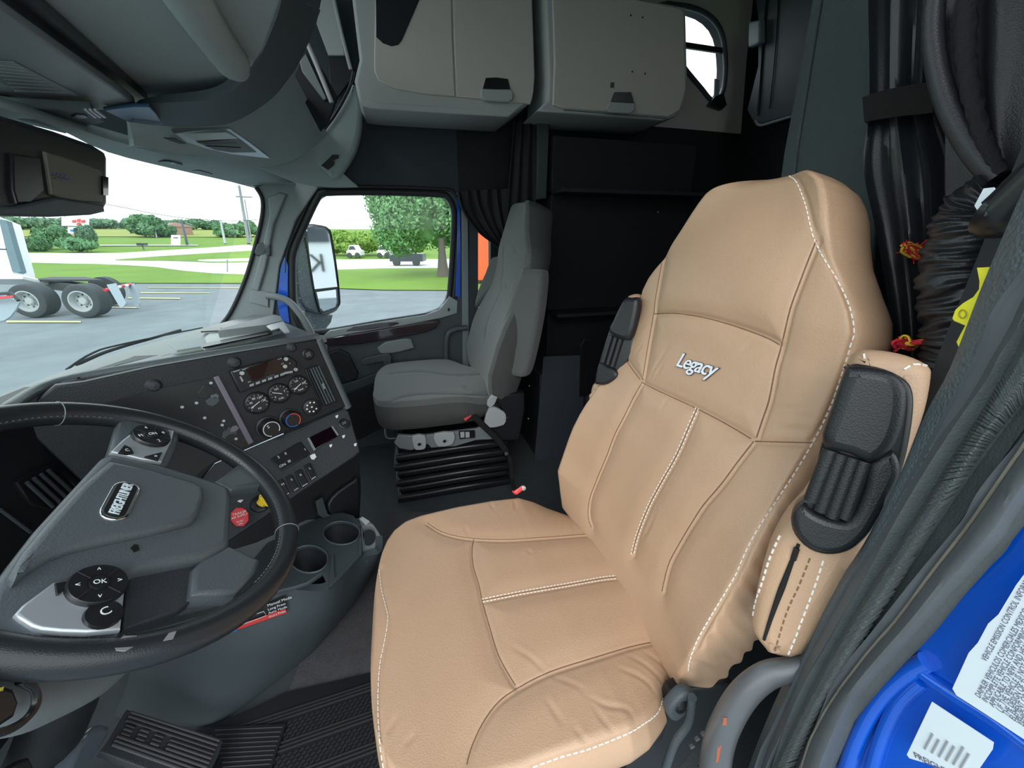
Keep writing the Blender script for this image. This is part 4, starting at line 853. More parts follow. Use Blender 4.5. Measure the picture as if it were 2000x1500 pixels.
# papers and folders on the dash
f1 = plate('open_folder', [at(a, b, z=.925) for a, b in [(328, 670), (392, 660), (400, 650), (532, 640), (548, 648), (400, 682), (392, 676), (345, 684)]], .006, 'paper_grey', bevel=.001); tag(f1, 'pale green folder with papers lying flat on the dashboard top', 'folder')
plate('loose_sheet', [at(a, b, z=.929) for a, b in [(400, 660), (410, 650), (520, 638), (530, 645), (404, 672)]], .001, 'paper', f1)
plate('binder_bar', [at(a, b, z=.932) for a, b in [(396, 678), (398, 671), (526, 645), (530, 651)]], .004, 'satin_black', f1); plate('binder_bar', [at(a, b, z=.937) for a, b in [(392, 647), (395, 641), (432, 639), (430, 645)]], .004, 'satin_black', f1)
f2 = plate('document_case', [at(a, b, z=.95) for a, b in [(425, 646), (432, 641), (535, 614), (548, 617), (552, 626), (520, 634)]], .03, 'grey_plastic', bevel=.002); tag(f2, 'grey flat document case propped at the far end of the dash top', 'case')
plate('case_sheet', [at(a, b, z=.948) for a, b in [(520, 637), (548, 619), (566, 648), (556, 650), (545, 640), (530, 645)]], .003, 'silver', f2)

# ------------------------------------------------------------------ engine cover with cup holders
CO = thing('centre_console', 'charcoal engine cover console with cup holders between the seats', 'console')
rt = [(747, 1046), (744, 1078), (706, 1092), (641, 1150), (574, 1152), (529, 1162), (440, 1190), (350, 1215), (262, 1240)]
m1 = [(742, 1085), (732, 1105), (692, 1150), (645, 1195), (585, 1225), (530, 1250), (440, 1275), (350, 1290), (258, 1290)]
m2 = [(739, 1100), (728, 1112), (692, 1172), (642, 1228), (600, 1265), (530, 1310), (450, 1345), (370, 1362), (245, 1345)]
rb = [(737, 1110), (726, 1121), (690, 1182), (640, 1242), (602, 1283), (520, 1347), (455, 1394), (392, 1421), (222, 1400)]
body = patch('console_body', [[at(a, b, z=.36) for a, b in rt], [at(a, b, z=.24) for a, b in m1], [at(a, b, z=.1) for a, b in m2], [at(a, b, z=0) for a, b in rb]], 'slate_plastic', CO, 4, .02)
def circ(cx, cy, rx_, ry_, n=20): return [(cx+rx_*math.cos(2*math.pi*i/n), cy+ry_*math.sin(2*math.pi*i/n)) for i in range(n)]
cupA = circ(667, 1041, 36, 23); cupB = circ(604, 1092, 37, 27)
tr = plate('cup_tray', [at(a, b, z=.37) for a, b in [(470, 1120), (520, 1060), (600, 1020), (640, 1004), (670, 1000), (690, 1006), (704, 1024), (706, 1050), (706, 1084), (680, 1108), (641, 1146), (629, 1118), (600, 1138), (574, 1146), (529, 1157), (480, 1170), (430, 1185)]], .014, 'slate_plastic', CO, holes=[[at(a, b, z=.37) for a, b in cupA], [at(a, b, z=.37) for a, b in cupB]], bevel=.003)
for cpx in (cupA, cupB):
    P = [at(a, b, z=.362) for a, b in cpx]; c = sum(P, Vector())/len(P); n_ = len(P); vs = P+[c+(p-c)*.85-Vector((0, 0, .085)) for p in P]
    new('cup_well', me_from(vs+[], [(i, (i+1) % n_, n_+(i+1) % n_, n_+i) for i in range(n_)]+[tuple(range(n_, 2*n_))]), 'soft_black', tr)
    tube('cup_rim', [at(a, b, z=.371) for a, b in cpx], .0025, 'dash_top', tr, sub=1, seg=6, closed=True)
cr_ = circ(719, 1044, 20, 26); P = [at(a, b, z=.355) for a, b in cr_]
outr = plate('outer_cup_ring', [at(a, b, z=.355) for a, b in [(699, 1012), (708, 1008), (730, 1024), (743, 1044), (745, 1060), (736, 1076), (714, 1088), (707, 1078), (706, 1030)]], .02, 'dim_print', CO, holes=[[at(a, b, z=.355) for a, b in circ(719, 1045, 15, 20)]], bevel=.003)
plate('tray_divider', [at(a, b, z=.375) for a, b in [(700, 1050), (706, 1048), (707, 1082), (645, 1146), (641, 1140), (646, 1085), (652, 1082), (654, 1128), (698, 1084)]], .01, 'slate_plastic', tr, bevel=.002)
plate('tray_floor', [at(a, b, z=.3) for a, b in [(640, 1066), (700, 1062), (712, 1084), (640, 1142)]], .01, 'satin_black', CO)
plate('paper_scrap', [at(a, b, z=.358) for a, b in [(702, 1014), (708, 1009), (722, 1018), (715, 1026)]], .001, 'paper', outr)
bb = bvh_of(body)
st = plate('mode_sticker', onsurf(bb, [(443, 1216), (556, 1165), (560, 1198), (446, 1237)], .014), .002, 'satin_black', CO)
sx_ = (at(556, 1190, x=-.45)-at(446, 1230, x=-.45)); sn = (onsurf(bb, [(443, 1216)], 0)[0]-onsurf(bb, [(446, 1237)], 0)[0]); sx_ = onsurf(bb, [(556, 1190)], 0)[0]-onsurf(bb, [(446, 1230)], 0)[0]; sn = toward(sx_.cross(sn), onsurf(bb, [(500, 1200)], 0)[0])
def stx(s, a, b, z_, m='white_print', al='LEFT'): text('print', s, onsurf(bb, [(a, b)], .018)[0], sx_, sn, z_, m, st, th=.0002, align=al)
stx('Manual Mode', 522, 1183, .010); stx('Long Press', 523, 1191, .009); stx('Auto Mode', 524, 1198, .009); stx('Short Press', 525, 1205, .008); stx('Low', 446, 1217, .007); stx('High', 447, 1225, .007); stx('Pull', 490, 1184, .009); stx('Push', 505, 1178, .009)
plate('red_band', onsurf(bb, [(446, 1227), (558, 1189), (560, 1197), (447, 1236)], .017), .001, 'red_print', st); plate('blue_band', onsurf(bb, [(447, 1232), (462, 1228), (463, 1232), (448, 1237)], .0185), .001, 'blue_print', st)
tube('sticker_drawing', onsurf(bb, [(472, 1217), (490, 1203), (515, 1194), (520, 1202), (500, 1210), (475, 1219)], .018), .0008, 'white_print', st, sub=1, seg=5, closed=True)
tube('sticker_drawing', onsurf(bb, [(466, 1208), (467, 1222)], .018), .0016, 'white_print', st, sub=1, seg=5); tube('sticker_drawing', onsurf(bb, [(492, 1200), (503, 1190)], .018), .0012, 'white_print', st, sub=1, seg=5)

# ------------------------------------------------------------------ steering wheel
WC = Vector((-.645, .405, .828)); WN = Vector((.0, -.629, .777)).normalized(); WX = Vector((1, 0, 0)); WY = WN.cross(WX)
def wh(l, off=0): return ppn(l, WN, WC+WN*off)
W = thing('steering_wheel', 'black leather steering wheel with silver button pads and worn rim', 'steering wheel')
R0 = .2215; rimpts = [WC+(WX*math.cos(a)+WY*math.sin(a))*R0 for a in np.linspace(0, 2*math.pi, 97)[:-1]]
rim = tube('rim', rimpts, .0185, 'black_leather', W, sub=1, seg=20, closed=True, up=WN)
bvr = bvh_of(rim)
sts = []
for k in range(0, 360, 2):
    if (205 < k < 250) or (10 < k < 35) or (150 < k < 175) : continue
    a = math.radians(k); d = WX*math.cos(a)+WY*math.sin(a); t = WN.cross(d); c = WC+d*(R0-.0165)+WN*.0075
    sts.append(bxm(c, (.0048, .0012, .0012), ((t+WN*.7).normalized(), d, (t+WN*.7).normalized().cross(d)))); sts.append(bxm(c+t*.0024, (.0045, .0011, .0011), ((t-WN*.7).normalized(), d, (t-WN*.7).normalized().cross(d))))
merge('rim_stitching', sts, 'dash_top', rim, 'stuff')
for px_ in [(112, 808), (575, 1040)]:
    p = wh([px_])[0]; d = (p-WC).normalized(); t = WN.cross(d)
    tube('rim_seam', [WC+d*R0+(d*math.cos(a)+WN*math.sin(a))*.0188 for a in np.linspace(0, 2*math.pi, 25)[:-1]], .0008, 'grey_plastic', rim, sub=1, seg=5, closed=True)
for l in ([(222, 1260), (240, 1243), (268, 1241), (262, 1262), (245, 1272), (228, 1270)], [(318, 1252), (330, 1236), (345, 1232), (338, 1248)]):
    h = onsurf(bvr, l, .0008); plate('worn_patch', h, .0015, 'worn_vinyl', rim, sm=1)
hub = plate('hub', wh([(200, 890), (216, 883), (320, 905), (414, 934), (450, 949), (456, 975), (452, 1058), (444, 1066), (400, 1088), (340, 1098), (275, 1110), (256, 1118), (250, 1140), (240, 1228), (119, 1236), (60, 1250), (0, 1262), (-60, 1262), (-30, 1160), (0, 1122), (22, 1092), (72, 1028), (144, 950)], .012), .05, 'hub_grey', W, bevel=.012)
pad = plate('horn_pad', wh([(206, 905), (216, 897), (300, 915), (380, 938), (400, 950), (402, 968), (392, 1002), (375, 1018), (300, 1036), (200, 1056), (140, 1070), (100, 1085), (60, 1110), (30, 1135), (20, 1120), (45, 1075), (100, 1010), (160, 945)], .024), .02, 'hub_grey', W, sm=1, bevel=.009)
for l in ([(214, 884), (222, 860), (236, 815), (350, 835), (352, 858), (332, 905), (318, 907)], [(420, 938), (440, 925), (482, 893), (512, 915), (512, 945), (470, 952), (454, 958)], [(398, 1088), (446, 1062), (470, 1072), (512, 1092), (500, 1120), (462, 1160), (430, 1160), (371, 1164), (376, 1110)], [(-60, 1240), (60, 1225), (240, 1228), (235, 1262), (100, 1282), (-60, 1290)]):
    plate('spoke', wh(l, .006), .03, 'hub_grey', W, sm=1, bevel=.008)
plate('lower_backing', wh([(250, 1120), (330, 1102), (398, 1090), (385, 1165), (345, 1195), (238, 1232)], -.004), .02, 'purple_strip' if 0 else 'soft_black', W, bevel=.004)
sp1 = plate('button_panel', wh([(217, 881), (240, 858), (272, 833), (300, 834), (342, 840), (336, 862), (317, 901), (280, 896)], .014), .01, 'silver', W, bevel=.003)
sp2 = plate('button_panel', wh([(104, 1136), (180, 1128), (248, 1120), (243, 1170), (237, 1228), (170, 1234), (119, 1232), (80, 1228), (62, 1222), (40, 1208), (29, 1198), (45, 1180), (72, 1160)], .018), .01, 'silver', W, bevel=.003)
def disc(cx, cy, rx_, par, glyphs, cen):
    c = wh([(cx, cy)], .0)[0]; e = wh([(cx+rx_, cy)], 0)[0]; r = (e-c).length; c = c+WN*(.016 if par is sp1 else .02)
    D = lathe('button_pad', c, WN, [(r*1.06, -.002), (r*1.06, .002), (r, .0045), (r*.5, .005), (r*.36, .004), (r*.34, .006), (0, .006)], 'satin_black', par, seg=36)
    hx = (wh([(cx+30, cy-4)])[0]-wh([(cx, cy)])[0]).normalized(); hy = WN.cross(hx)
    for k, g in enumerate(glyphs):
        a = k*math.pi/2; text('print', g, c+WN*.005+(hx*math.cos(a)+hy*math.sin(a))*r*.7, hx, WN, r*.33, 'white_print', D, th=.0002)
    for k in range(4): a = math.pi/4+k*math.pi/2; dd = hx*math.cos(a)+hy*math.sin(a); tube('pad_gap', [c+WN*.005+dd*r*.4, c+WN*.005+dd*r*.98], .0007, 'sleeper_dark', D, sub=1, seg=5)
    text('print', cen, c+WN*.0062, hx, WN, r*.32, 'white_print', D, th=.0002); return hx
hx = disc(286, 866, 34, sp1, ['9', '4', 'M', '2'], 'ON')
disc(174, 1168, 56, sp2, ['>', '^', '<', 'v'], 'OK')
for l, s_, q_ in (([(232, 883), (243, 868), (256, 874), (262, 884), (250, 886)], 'C', sp1), ([(283, 891), (318, 882), (310, 898)], 'o', sp1), ([(108, 1138), (160, 1130), (166, 1134), (130, 1146), (116, 1160), (111, 1160)], '+', sp2), ([(184, 1130), (238, 1122), (234, 1140), (220, 1134), (188, 1132)], '-', sp2)):
    b_ = plate('side_button', wh(l, .021 if q_ is sp2 else .017), .004, 'satin_black', q_, bevel=.0008); c_ = sum(wh(l, .0212 if q_ is sp2 else .0172), Vector())/len(l); text('print', s_, c_, hx, WN, .008, 'white_print', b_, th=.0002)
c_ = wh([(201, 1202)], .018)[0]; ph = lathe('phone_button', c_, WN, [(.017, 0), (.016, .004), (0, .006)], 'satin_black', sp2, seg=24); text('print', 'C', c_+WN*.0062, hx, WN, .014, 'white_print', ph, th=.0002)
c_ = wh([(316, 846)], .014)[0]; ph = lathe('cruise_button', c_, WN, [(.011, 0), (.010, .004), (0, .005)], 'satin_black', sp1, seg=20)
# badge
ea, eb = wh([(219, 1011), (253, 943)], .0265); ex = (eb-ea).normalized(); ey = WN.cross(ex); hw = .0125
def caps(r, grow): return [ea+ex*(hw)+(ex*math.cos(a)+ey*math.sin(a))*r for a in np.linspace(math.pi/2, 3*math.pi/2, 9)]+[eb-ex*hw+(ex*math.cos(a)+ey*math.sin(a))*r for a in np.linspace(-math.pi/2, math.pi/2, 9)]
bd = plate('badge', caps(hw*1.25, 0), .006, 'chrome', W, bevel=.002, n=WN)
plate('badge_field', [p+WN*.0008 for p in caps(hw*.92, 0)], .002, 'satin_black', bd, n=WN)
tl = text('badge_lettering', 'FREIGHTLINER', (ea+eb)/2+WN*.0012, ex, WN, .0165, 'sticker', bd, th=.0006, off=.0002, sp=.86, shear=.2)
wd_ = max(v.co.dot(ex) for v in tl.data.vertices)-min(v.co.dot(ex) for v in tl.data.vertices); mid = (ea+eb)/2; k_ = ((eb-ea).length-.010)/wd_
for v in tl.data.vertices: v.co = v.co+ex*((v.co-mid).dot(ex)*(k_-1))
plate('scuff', wh([(255, 1070), (262, 1063), (270, 1064), (272, 1074), (262, 1078)], .0135), .001, 'satin_black', hub)
# column and shroud
CL = thing('steering_column', 'dark steering column shroud below the wheel at the left edge', 'column')
patch('shroud', [[at(a, b, y=v) for a, b, v in [(-120, 1250, .42), (-20, 1270, .43), (90, 1275, .45), (180, 1265, .47), (275, 1245, .50)]], [at(a, b, y=v) for a, b, v in [(-120, 1370, .40), (0, 1380, .41), (110, 1362, .44), (190, 1335, .47), (262, 1292, .50)]], [at(a, b, y=v) for a, b, v in [(-120, 1450, .48), (20, 1440, .49), (110, 1405, .5), (200, 1356, .53), (256, 1304, .54)]]], 'grey_plastic', CL, 5, .02)
plate('lock_opening', pp([(-60, 1335), (0, 1336), (30, 1345), (40, 1370), (30, 1400), (0, 1420), (-60, 1430)], y=.395), .02, 'satin_black', CL, sm=1, bevel=.004)
tube('lock_rim', pp([(38, 1330), (66, 1345), (70, 1375), (50, 1405), (10, 1428), (-60, 1440)], y=.40), .004, 'satin_black', CL, seg=6)
plate('lock_mark', pp([(0, 1343), (8, 1341), (6, 1349), (0, 1350)], y=.37), .002, 'yellow_mark', CL)
tube('column_shaft', [WC-WN*.065, WC-WN*.16, Vector((-.63, .62, .45)), Vector((-.6, .85, .1))], .045, 'black_plastic', CL, seg=16)
# pedals
AN = Vector((-.05, -.62, .78)).normalized(); ap = at(330, 1430, z=.13)
AC = thing('accelerator_pedal', 'black ribbed accelerator pedal standing on the driver floor', 'pedal')
plate('pedal_plate', ppn([(248, 1385), (437, 1446), (428, 1475), (412, 1506), (400, 1545), (195, 1468), (216, 1440)], AN, ap), .02, 'soft_black', AC, bevel=.003)
for k in range(9):
    t = k/8; a0 = (248-40*t*.9, 1389+62*t); a1 = (434-32*t, 1449+70*t)
    if k in (3, 4, 5):
        for j in range(3): tube('pedal_rib', [atn(a0[0]+(a1[0]-a0[0])*f_, a0[1]+(a1[1]-a0[1])*f_, AN, ap+AN*.002) for f_ in (.06+j*.15, .15+j*.15)], .0035, 'mat_rib', AC, sub=1, seg=6)
        f0 = .52
    else: f0 = .04
    tube('pedal_rib', [atn(a0[0]+(a1[0]-a0[0])*f_, a0[1]+(a1[1]-a0[1])*f_, AN, ap+AN*.002) for f_ in (f0, .97)], .0035, 'mat_rib', AC, sub=1, seg=6)
tube('pedal_arm', [atn(380, 1500, AN, ap-AN*.02), at(420, 1530, z=.0)], .012, 'black_plastic', AC, sub=1)
BP = thing('brake_pedal', 'shiny blue grey brake pedal arm beside the ribbed accelerator', 'pedal')
plate('pedal_arm', pp([(187, 1418), (202, 1413), (217, 1415), (214, 1436), (195, 1468), (176, 1492), (150, 1530), (130, 1560), (110, 1540), (140, 1490), (158, 1450)], y=.62), .03, 'brake_metal', BP, sm=1, bevel=.01)
plate('pedal_pad', pp([(20, 1500), (60, 1478), (80, 1520), (40, 1560)], y=.6), .02, 'rubber', BP, bevel=.005)
# floor mat with tread
FMt = thing('floor_mat', 'black rubber floor mat with raised tread bars in the driver footwell', 'mat')
plate('mat_sheet', [at(a, b, z=.012) for a, b in [(735, 1312), (560, 1352), (480, 1390), (380, 1428), (330, 1460), (300, 1600), (760, 1640), (900, 1500), (850, 1380)]], .010, 'mat_black', FMt)
mo = at(390, 1430, z=.012); mu = (at(735, 1318, z=.012)-mo).normalized(); mv = UPZ.cross(mu)
if mv.dot(at(500, 1500, z=.012)-mo) < 0: mv = -mv
bars = []; tk = []
for b_ in range(7):
    v0 = .02+b_*.075
    for k in range(3): bars.append(bxm(mo+mu*.23+mv*(v0+k*.009)+UPZ*.002, (.62, .003, .004), (mu, mv, UPZ)))
    for r_ in range(5):
        for c in range(46):
            u_ = -.07+c*.0135+(r_ % 2)*.006; p = mo+mu*u_+mv*(v0+.032+r_*.009)
            tk.append(bxm(p+UPZ*.002, (.0095, .0022, .004), ((mu*.8+mv*-.6).normalized(), (mu*.6+mv*.8).normalized(), UPZ)))
merge('tread_bar', bars, 'mat_rib', FMt, 'stuff'); merge('tread_tick', tk, 'mat_rib', FMt, 'stuff')
hp = plate('heel_pad', [at(a, b, z=.02) for a, b in [(408, 1420), (560, 1412), (540, 1470), (520, 1530), (400, 1530), (430, 1470)]], .008, 'mat_black', FMt, bevel=.002)
for k in range(12): tube('heel_rib', [at(420+k*2, 1426+k*9, z=.021), at(552-k*3, 1420+k*9, z=.021)], .0015, 'mat_rib', hp, sub=1, seg=5)
# ------------------------------------------------------------------ door jamb and hangings behind the driver seat
JY = -.45
def jy(l, y=JY, c='jamb'): return pp(l, y=y)
b0 = [(2060, 250), (2000, 368), (1961, 456), (1913, 571), (1855, 720), (1808, 808), (1754, 934), (1685, 1065), (1610, 1176), (1550, 1290), (1527, 1340), (1500, 1400), (1472, 1470), (1440, 1560)]
b1 = [(2080, 450), (2000, 572), (1964, 640), (1895, 766), (1820, 874), (1745, 1000), (1685, 1095), (1630, 1190), (1575, 1290), (1550, 1345), (1528, 1395), (1508, 1440), (1490, 1480), (1465, 1560)]
b2 = [(2090, 520), (2020, 612), (1985, 690), (1920, 800), (1850, 910), (1775, 1035), (1712, 1130), (1655, 1220), (1600, 1312), (1572, 1370), (1548, 1420), (1528, 1460), (1508, 1500), (1485, 1570)]
b3 = [(2110, 600), (2045, 700), (2000, 775), (1955, 830), (1910, 886), (1858, 958), (1805, 1030), (1752, 1160), (1700, 1232), (1660, 1285), (1625, 1332), (1580, 1406), (1558, 1480), (1540, 1570)]
b3 = [(2110, 620), (2045, 712), (2005, 775), (1960, 832), (1905, 905), (1850, 985), (1798, 1068), (1748, 1152), (1697, 1232), (1660, 1290), (1625, 1345), (1590, 1410), (1560, 1480), (1530, 1570)]
b4 = [(2120, 700), (2060, 790), (2010, 855), (1965, 920), (1920, 985), (1870, 1054), (1810, 1130), (1755, 1205), (1700, 1268), (1655, 1325), (1620, 1375), (1595, 1420), (1575, 1465), (1545, 1570)]
b5 = [(2150, 850), (2090, 925), (2040, 975), (1995, 1025), (1965, 1075), (1925, 1115), (1870, 1170), (1815, 1228), (1760, 1290), (1720, 1330), (1690, 1370), (1668, 1420), (1650, 1462), (1600, 1570)]
def strip(name, A, B, ya, yb, m, parent, mid=None, th=.02, disp=None):
    rows = [[at(*p, y=ya) for p in A]]
    if mid is not None: rows.append([at((p[0]+q[0])/2, (p[1]+q[1])/2, y=mid) for p, q in zip(A, B)])
    rows.append([at(*q, y=yb) for q in B]); return patch(name, rows, m, parent, 4, th, disp=disp)
JB = sempty('wall_left_jamb'); JB.name = 'trim_11'
strip('vinyl_cover', b0, b1, -.46, -.43, 'vinyl', JB, -.44)
strip('rubber_seal', b1, b2, -.43, -.425, 'seal_grey', JB, -.418)
strip('ribbed_trim', b2, b3, -.425, -.425, 'ribbed_fabric', JB, -.408, disp=lambda v, u: .0012*math.sin(v*2*math.pi*.5) )
rb_ = []
for k in range(190):
    t = .02+.95*k/190; i = t*(len(b2)-1); j = int(i); f = i-j
    a = Vector((*b2[j], 0)).lerp(Vector((*b2[j+1], 0)), f); b = Vector((*b3[j], 0)).lerp(Vector((*b3[j+1], 0)), f)
    sl = random.uniform(-4, 4); Q_ = [at(a.x+(b.x-a.x)*f_, a.y+(b.y-a.y)*f_+sl*f_, y=y_) for f_, y_ in ((.04, -.4185), (.28, -.4065), (.6, -.4035), (.96, -.4185))]
    for q0, q1 in zip(Q_, Q_[1:]):
        d = (q1-q0); L_ = d.length; d.normalize(); e = d.cross(Vector((0, 1, 0))).normalized(); rb_.append(bxm((q0+q1)/2, (L_*1.05, .0020, .0016), (d, e, d.cross(e))))
merge('fabric_rib', rb_, 'ribbed_fabric', JB, 'stuff')
strip('rubber_lip', b3, b4, -.425, -.415, 'seal_grey', JB, -.428)
tube('bead_line', [at(*p, y=-.412) for p in b4], .0012, 'bead', JB, seg=6)
strip('outer_seal', b4, b5, -.414, -.44, 'seal_grey', JB, -.404)
bl = struct(plate('trim_12', pp(b5+[(1700, 1700), (2500, 1700), (2500, 700)], y=-.445), .03, 'blue_paint'))
b6 = [(2090, 1035), (2000, 1110), (1950, 1150), (1900, 1190), (1850, 1235), (1800, 1278), (1750, 1325), (1715, 1375), (1690, 1440), (1665, 1520)]
tube('panel_fold', [at(*p, y=-.442) for p in [(1652, 1510), (1672, 1450), (1700, 1392), (1735, 1345), (1780, 1308), (1812, 1292)]], .008, 'blue_paint', bl, seg=10)
tube('panel_fold', [at(*p, y=-.443) for p in [(1700, 1515), (1722, 1440), (1755, 1372), (1798, 1330)]], .006, 'blue_paint', bl, seg=10)
tube('panel_fold', [at(*p, y=-.442) for p in [(1780, 1300), (1830, 1335), (1880, 1368), (1950, 1412), (2040, 1480)]], .006, 'blue_paint', bl, seg=10)
sk1 = plate('certification_label', pp([(2090, 960), (2000, 1122), (1985, 1142), (1950, 1200), (1930, 1218), (1910, 1255), (1892, 1275), (1860, 1345), (1868, 1358), (1930, 1398), (2000, 1444), (2120, 1520)], y=-.4285), .0008, 'sticker'); tag(sk1, 'large white certification label full of print on the blue door jamb', 'label')
tdir = (at(1992, 1172, y=-.4285)-at(1893, 1352, y=-.4285)).normalized()
lines_ = ['VEHICLE EMISSION CONTROL INFORMATION', 'DAIMLER VEHICULOS COMERCIALES MEXICO   DATE OF MANUFACTURE', 'INCOMPLETE VEHICLE CONFORMING TO U.S. EPA REGULATIONS', 'APPLICABLE TO NEW AND HEAVY DUTY VEHICLES', '( IF THE VEHICLE IS NOT EQUIPPED BY THE FOLLOWING', 'THE DESIGN OF THIS VEHICLE IS IN COMPLIANCE', 'ELEMENT OF DESIGN BEFORE THE APPROVED', 'VEHICLE OF GROSS WEIGHT ABOVE', 'THIS VEHICLE CONFORMS TO THE', 'FEDERAL MOTOR CARRIER SAFETY', 'APPLICABLE IN EFFECT ON']
for k, s in enumerate(lines_):
    a = (1896+k*13.5, 1352+k*8.9) if k else (1922, 1290)
    text('print', s, at(*a, y=-.4283), tdir, (0, 1, 0), .0047, 'dark_print', sk1, th=.0001, align='LEFT')
sk2 = plate('small_label', pp([(1820, 1371), (1940, 1450), (1938, 1464), (1905, 1512), (1880, 1512), (1776, 1481), (1771, 1474)], y=-.4285), .0008, 'sticker'); tag(sk2, 'small square white label below the large printed one on blue paint', 'label')
for k in range(6): _p = at(1806+k*14, 1463+k*7.5, y=-.4283); tube('print_line', [_p, _p+tdir*(.022, .019, .022, .02, .024, .02)[k]], .0009, 'dim_print', sk2, sub=1, seg=5)
text('print', 'FREIGHTLINER', at(1785, 1474, y=-.4283), at(1850, 1508, y=-.4283)-at(1785, 1474, y=-.4283), (0, 1, 0), .0068, 'dark_print', sk2, th=.0001, align='LEFT', off=.0001)
# grab handle near the seat base
gh = tube('grab_handle', [at(1620, 1285, y=-.47), at(1550, 1306, y=-.44), at(1500, 1318, y=-.42), at(1456, 1352, y=-.40), at(1422, 1404, y=-.385), at(1402, 1460, y=-.38), at(1392, 1540, y=-.38)], lambda t: .0125+.009*t, 'handle_metal', None, seg=20); tag(gh, 'scuffed steel grab handle curving down beside the driver seat base', 'handle')
bg_ = bvh_of(gh); plate('paint_chip', onsurf(bg_, [(1414, 1400), (1420, 1402), (1418, 1425), (1410, 1450), (1404, 1485), (1398, 1490), (1402, 1455), (1409, 1425)], .001), .0006, 'rust', gh, sm=1)
# greenish partition post, hanging black vinyl curtains
struct(plate('trim_13', pp([(1550, 300), (1612, -60), (1725, -60), (1720, 300), (1700, 640), (1560, 640), (1535, 380)], y=-.90), .05, 'panel_green', bevel=.004))
struct(plate('trim_14', pp([(1530, 300), (1597, -60), (1614, -60), (1556, 300), (1540, 480), (1505, 480)], y=-.895), .06, 'panel_green', bevel=.004))
def vf(nf, amp, ph=0): return lambda v, u: amp*(math.sin(u*nf*2*math.pi+ph+1.2*v)+.35*math.sin(u*nf*4.7*math.pi+3*v))
cv1 = patch('curtain', [pp(r, y=-.80) for r in ([(1702, -60), (1740, -60), (1790, -60), (1838, -60)], [(1706, 150), (1740, 150), (1780, 150), (1830, 150)], [(1704, 225), (1740, 225), (1780, 225), (1822, 220)], [(1696, 330), (1745, 330), (1800, 330), (1850, 330)], [(1722, 460), (1765, 460), (1810, 460), (1850, 460)], [(1750, 640), (1785, 640), (1815, 640), (1850, 640)], [(1755, 800), (1785, 800), (1815, 800), (1850, 800)])], 'black_leather', None, 9, .008, disp=vf(2.6, .009, .6))
tag(cv1, 'black vinyl curtain bundle with a strap round it behind the tan headrest', 'curtain')
stp = patch('curtain_strap', [pp([(1684, 190), (1720, 178), (1765, 168), (1818, 160)], y=-.765), pp([(1688, 238), (1722, 232), (1765, 226), (1822, 220)], y=-.765)], 'strap_black', cv1, 5, .004)
patch('strap_return', [pp([(1684, 190), (1694, 196), (1702, 200)], y=-.78), pp([(1688, 238), (1694, 242), (1700, 236)], y=-.78)], 'strap_black', cv1, 3, .004)
cv2 = patch('curtain', [pp(r, y=-.69) for r in ([(1828, -60), (1880, -60), (1940, -60), (2080, -60)], [(1820, 30), (1880, 40), (1950, 50), (2080, 60)], [(1823, 110), (1885, 130), (1955, 150), (2080, 160)], [(1842, 190), (1900, 210), (1960, 230), (2080, 240)], [(1875, 270), (1920, 280), (1970, 290), (2080, 300)], [(1925, 335), (1950, 342), (1985, 345), (2080, 350)])], 'grey_leather', None, 8, .01, disp=vf(1.3, .008, 2))
tag(cv2, 'charcoal vinyl curtain swag with fleece edge at the top right corner', 'curtain')
tube('rolled_hem', pp([(1832, -50), (1822, 40), (1826, 110), (1845, 190), (1878, 262), (1915, 315), (1950, 350)], y=-.67), .011, 'grey_leather', cv2, seg=12)
tube('fleece_edge', pp([(1893, -50), (1886, 60), (1890, 140), (1906, 220), (1930, 290), (1958, 340)], y=-.665), lambda t: .010-.004*t, 'fleece', cv2, seg=12, prof=lambda t, a: 1+.15*math.sin(t*90+3*a))
plate('curtain_drop', pp([(1845, 200), (1880, 280), (1925, 340), (1900, 400), (1870, 440), (1845, 460), (1843, 330)], y=-.74), .008, 'grey_leather', cv2, bevel=.002)
# gathered black sleeve
sl_pts = [(1950, 372), (1912, 400), (1895, 430), (1882, 490), (1878, 545), (1882, 600), (1888, 660), (1880, 720), (1856, 790), (1828, 860)]
slv = tube('belt_sleeve', pp(sl_pts, y=-.66), lambda t: .026+.013*min(1, t*2.2)-.004*max(0, t-.6), 'black_leather', None, sub=26, seg=28, prof=lambda t, a: 1+.045*math.sin(t*170+2.2*math.sin(a+t*14)+1.5*math.sin(a*3+t*33))+.05*math.sin(t*61+2*a)+.03*math.sin(t*97-3*a))
tag(slv, 'ruched black cloth sleeve over the seat belt by the vinyl pillar', 'sleeve')
bg2 = tube('belt_guide', pp([(2060, 330), (1985, 400), (1950, 425), (1925, 420)], y=-.5), .02, 'satin_black', None, seg=14, flat=.7); tag(bg2, 'black plastic belt guide above the ruched sleeve', 'guide')
wt = plate('care_tag', pp([(1921, 368), (1940, 366), (1952, 388), (1914, 419), (1903, 402)], y=-.53), .002, 'sticker'); tag(wt, 'small white folded tag tucked under the belt guide', 'tag')
plate('tag_fold', pp([(1974, 348), (1982, 350), (1978, 378), (1970, 374)], y=-.53), .002, 'sticker', wt)
yc = plate('card_holder', pp([(1907, 523), (1960, 520), (1960, 640), (1885, 700), (1875, 686), (1867, 668), (1884, 636), (1862, 627), (1859, 622), (1865, 605), (1880, 592), (1900, 580), (1911, 565), (1912, 550)], y=-.47), .003, 'yellow_card', bevel=.0008); tag(yc, 'bright yellow plastic tag hanging beside the grey vinyl pillar', 'tag')
tube('embossed_ring', [atn(a, b, (0, 1, 0), (0, -.469, 0)) for a, b in circ(1880, 613, 7, 8)], .0005, 'yellow_mark', yc, sub=1, seg=5, closed=True)
